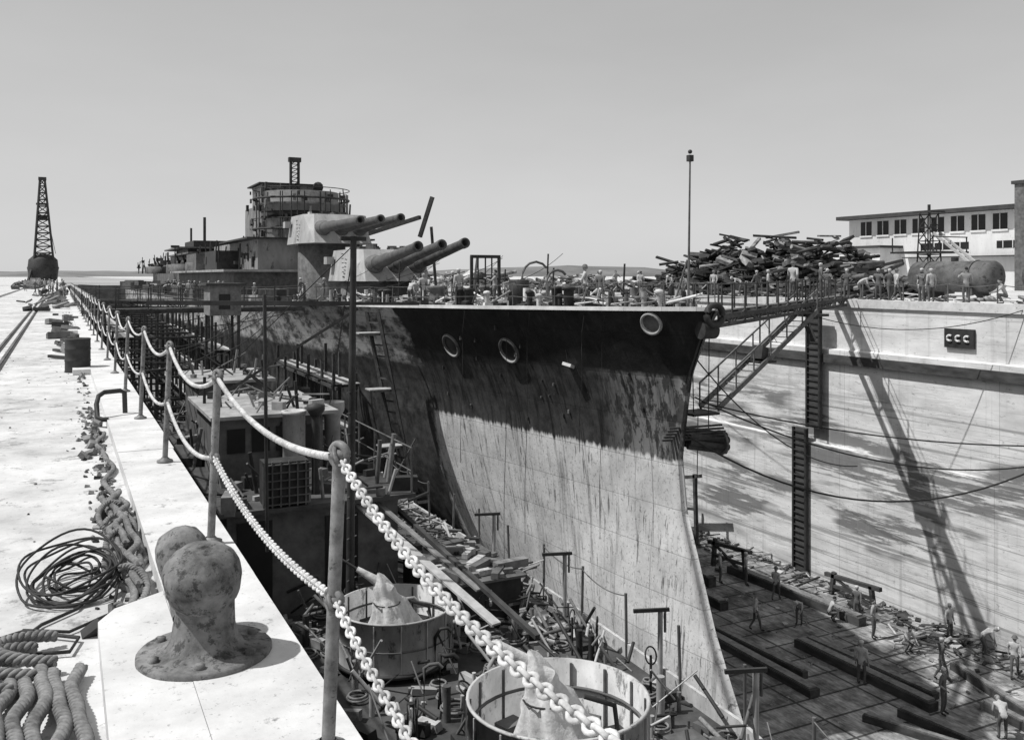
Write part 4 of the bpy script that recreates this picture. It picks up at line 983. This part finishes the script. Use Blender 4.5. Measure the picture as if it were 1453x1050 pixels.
arm={'er':(.30,-.16,1.26),'wr':(.22,-.38,1.36),'el':(-.30,.02,1.18),'wl':(-.16,-.14,1.02)}
crouch={'pel':(0,.15,.42),'hl':(-.1,.15,.40),'hr':(.1,.15,.40),'wst':(0,.10,.58),'cst':(0,-.02,.82),'nk':(0,-.07,.96),'hd':(0,-.1,1.05),'sl':(-.19,-.04,.88),'sr':(.19,-.04,.88),'kl':(-.16,-.22,.50),'kr':(.16,-.22,.50),'al':(-.14,.02,.09),'ar':(.14,.02,.09),'tl':(-.15,-.18,.04),'tr':(.15,-.18,.04),'el':(-.22,-.22,.68),'er':(.22,-.22,.68),'wl':(-.12,-.42,.58),'wr':(.12,-.42,.58)}
PM=[person_mesh('figure_a',{},'shirt','cap'),person_mesh('figure_b',walk,'shirt','helmet'),person_mesh('figure_c',bend,'shirt','cap'),person_mesh('figure_d',arm,'shirt_dark','cap'),person_mesh('figure_e',crouch,'shirt','none'),person_mesh('figure_f',arm,'skin','none'),person_mesh('figure_g',walk,'shirt_dark','cap')]
def person(name,x,y,z,k,rz):
    o=bpy.data.objects.new(name,PM[k%len(PM)]); S.collection.objects.link(o); o.location=(x,y,z); o.rotation_euler=(0,0,rz); s=R.uniform(.94,1.02); o.scale=(s,s,s)
for (x,y,k,rz) in ((29.1,33.3,1,1.2),(31.5,33.0,2,-1),(33.3,30.2,5,.5),(29.1,27.0,0,2),(29.9,23.8,3,.3),(32.3,25.8,6,1),(31.9,39.3,0,1),(36.2,28.5,0,0),(30.2,21.6,2,2.5),(35.3,24.7,1,-1),(33.2,32.6,4,1),(33.4,28.4,4,0),(34.3,32.1,6,2),(36.0,26.6,2,1),(32.8,36,1,2),(32.9,38.4,0,1)):
    person('dock_worker',x,y,ZF,k,rz)
for i in range(24):
    y=30+R.random()**.8*36; hw=half(y-25,dz(y))-.8; x=R.uniform(-hw,hw*.9); person('sailor',CX+x,y,dz(y)-.02,(i*3)%7,R.random()*6.3)
for i in range(24):
    person('sailor',CX+R.uniform(-8.4,-7),R.uniform(64,120),-.17,i,R.random()*6)
for i in range(26):
    person('dock_worker',XW+R.uniform(.6,1.6),R.uniform(20,66),.7,i,R.random()*6)
for (x,y,k,rz) in((-1.2,133,1,0),(-2.0,150,0,1),(.2,110,1,3),(-.3,118,3,2),(-3.2,170,0,0),(.1,92,2,1),(-.8,125,0,2),(.3,100,3,0),(-4.5,150,1,1),(-2.6,120,6,1)): person('dock_worker',x,y,-.12,k,rz)
for (t,k,rz) in((.55,1,2),(.8,3,1)):
    p=V((CX+.7,25.9,.78)).lerp(V((XW,36.8,.98)),t); person('dock_worker',p.x,p.y,p.z,k,rz)

# ---------------------------------------------------------------- light & camera
el=math.radians(57); az=math.atan2(-.93,.30)
sv=V((math.sin(az)*math.cos(el),math.cos(az)*math.cos(el),math.sin(el)))
sd=bpy.data.lights.new('sun','SUN'); sd.energy=4.5; sd.angle=math.radians(.7); sd.color=(1,.995,.985)
so=bpy.data.objects.new('sun',sd); S.collection.objects.link(so); so.rotation_euler=(-sv).to_track_quat('-Z','Y').to_euler(); so.location=(0,0,60)
w=bpy.data.worlds.new('World'); S.world=w; w.use_nodes=True; nt=w.node_tree; bg=nt.nodes['Background']
sk=nt.nodes.new('ShaderNodeTexSky'); sk.sky_type='NISHITA'; sk.sun_disc=False; sk.sun_elevation=el; sk.sun_rotation=az; sk.dust_density=1; sk.air_density=1
bw=nt.nodes.new('ShaderNodeRGBToBW'); L(nt,sk.outputs[0],bw.inputs[0])
tc=N(nt,'ShaderNodeTexCoord'); sp=N(nt,'ShaderNodeSeparateXYZ'); L(nt,tc.outputs['Generated'],sp.inputs[0])
haze=rng(nt,sp.outputs[2],0,.32,4.5,3.1)
cl=rng(nt,noise(nt,coords(nt,(1,1,3)),2.2,5,.55),.3,.7,.96,1.05)
skyv=mth(nt,'MULTIPLY',mixv(nt,.85,bw.outputs[0],haze),cl)
L(nt,skyv,bg.inputs[0]); bg.inputs[1].default_value=.15
cd=bpy.data.cameras.new('camera'); co=bpy.data.objects.new('camera',cd); S.collection.objects.link(co)
co.location=(0,0,2.03); co.rotation_euler=(math.radians(90),0,-math.atan2(641.5,1300)); cd.sensor_width=36; cd.lens=1300/1453*36; cd.shift_y=-133/1453
cd.clip_start=.05; cd.clip_end=9000; S.camera=co
S.view_settings.view_transform='Standard'; S.view_settings.look='None'; S.view_settings.exposure=0
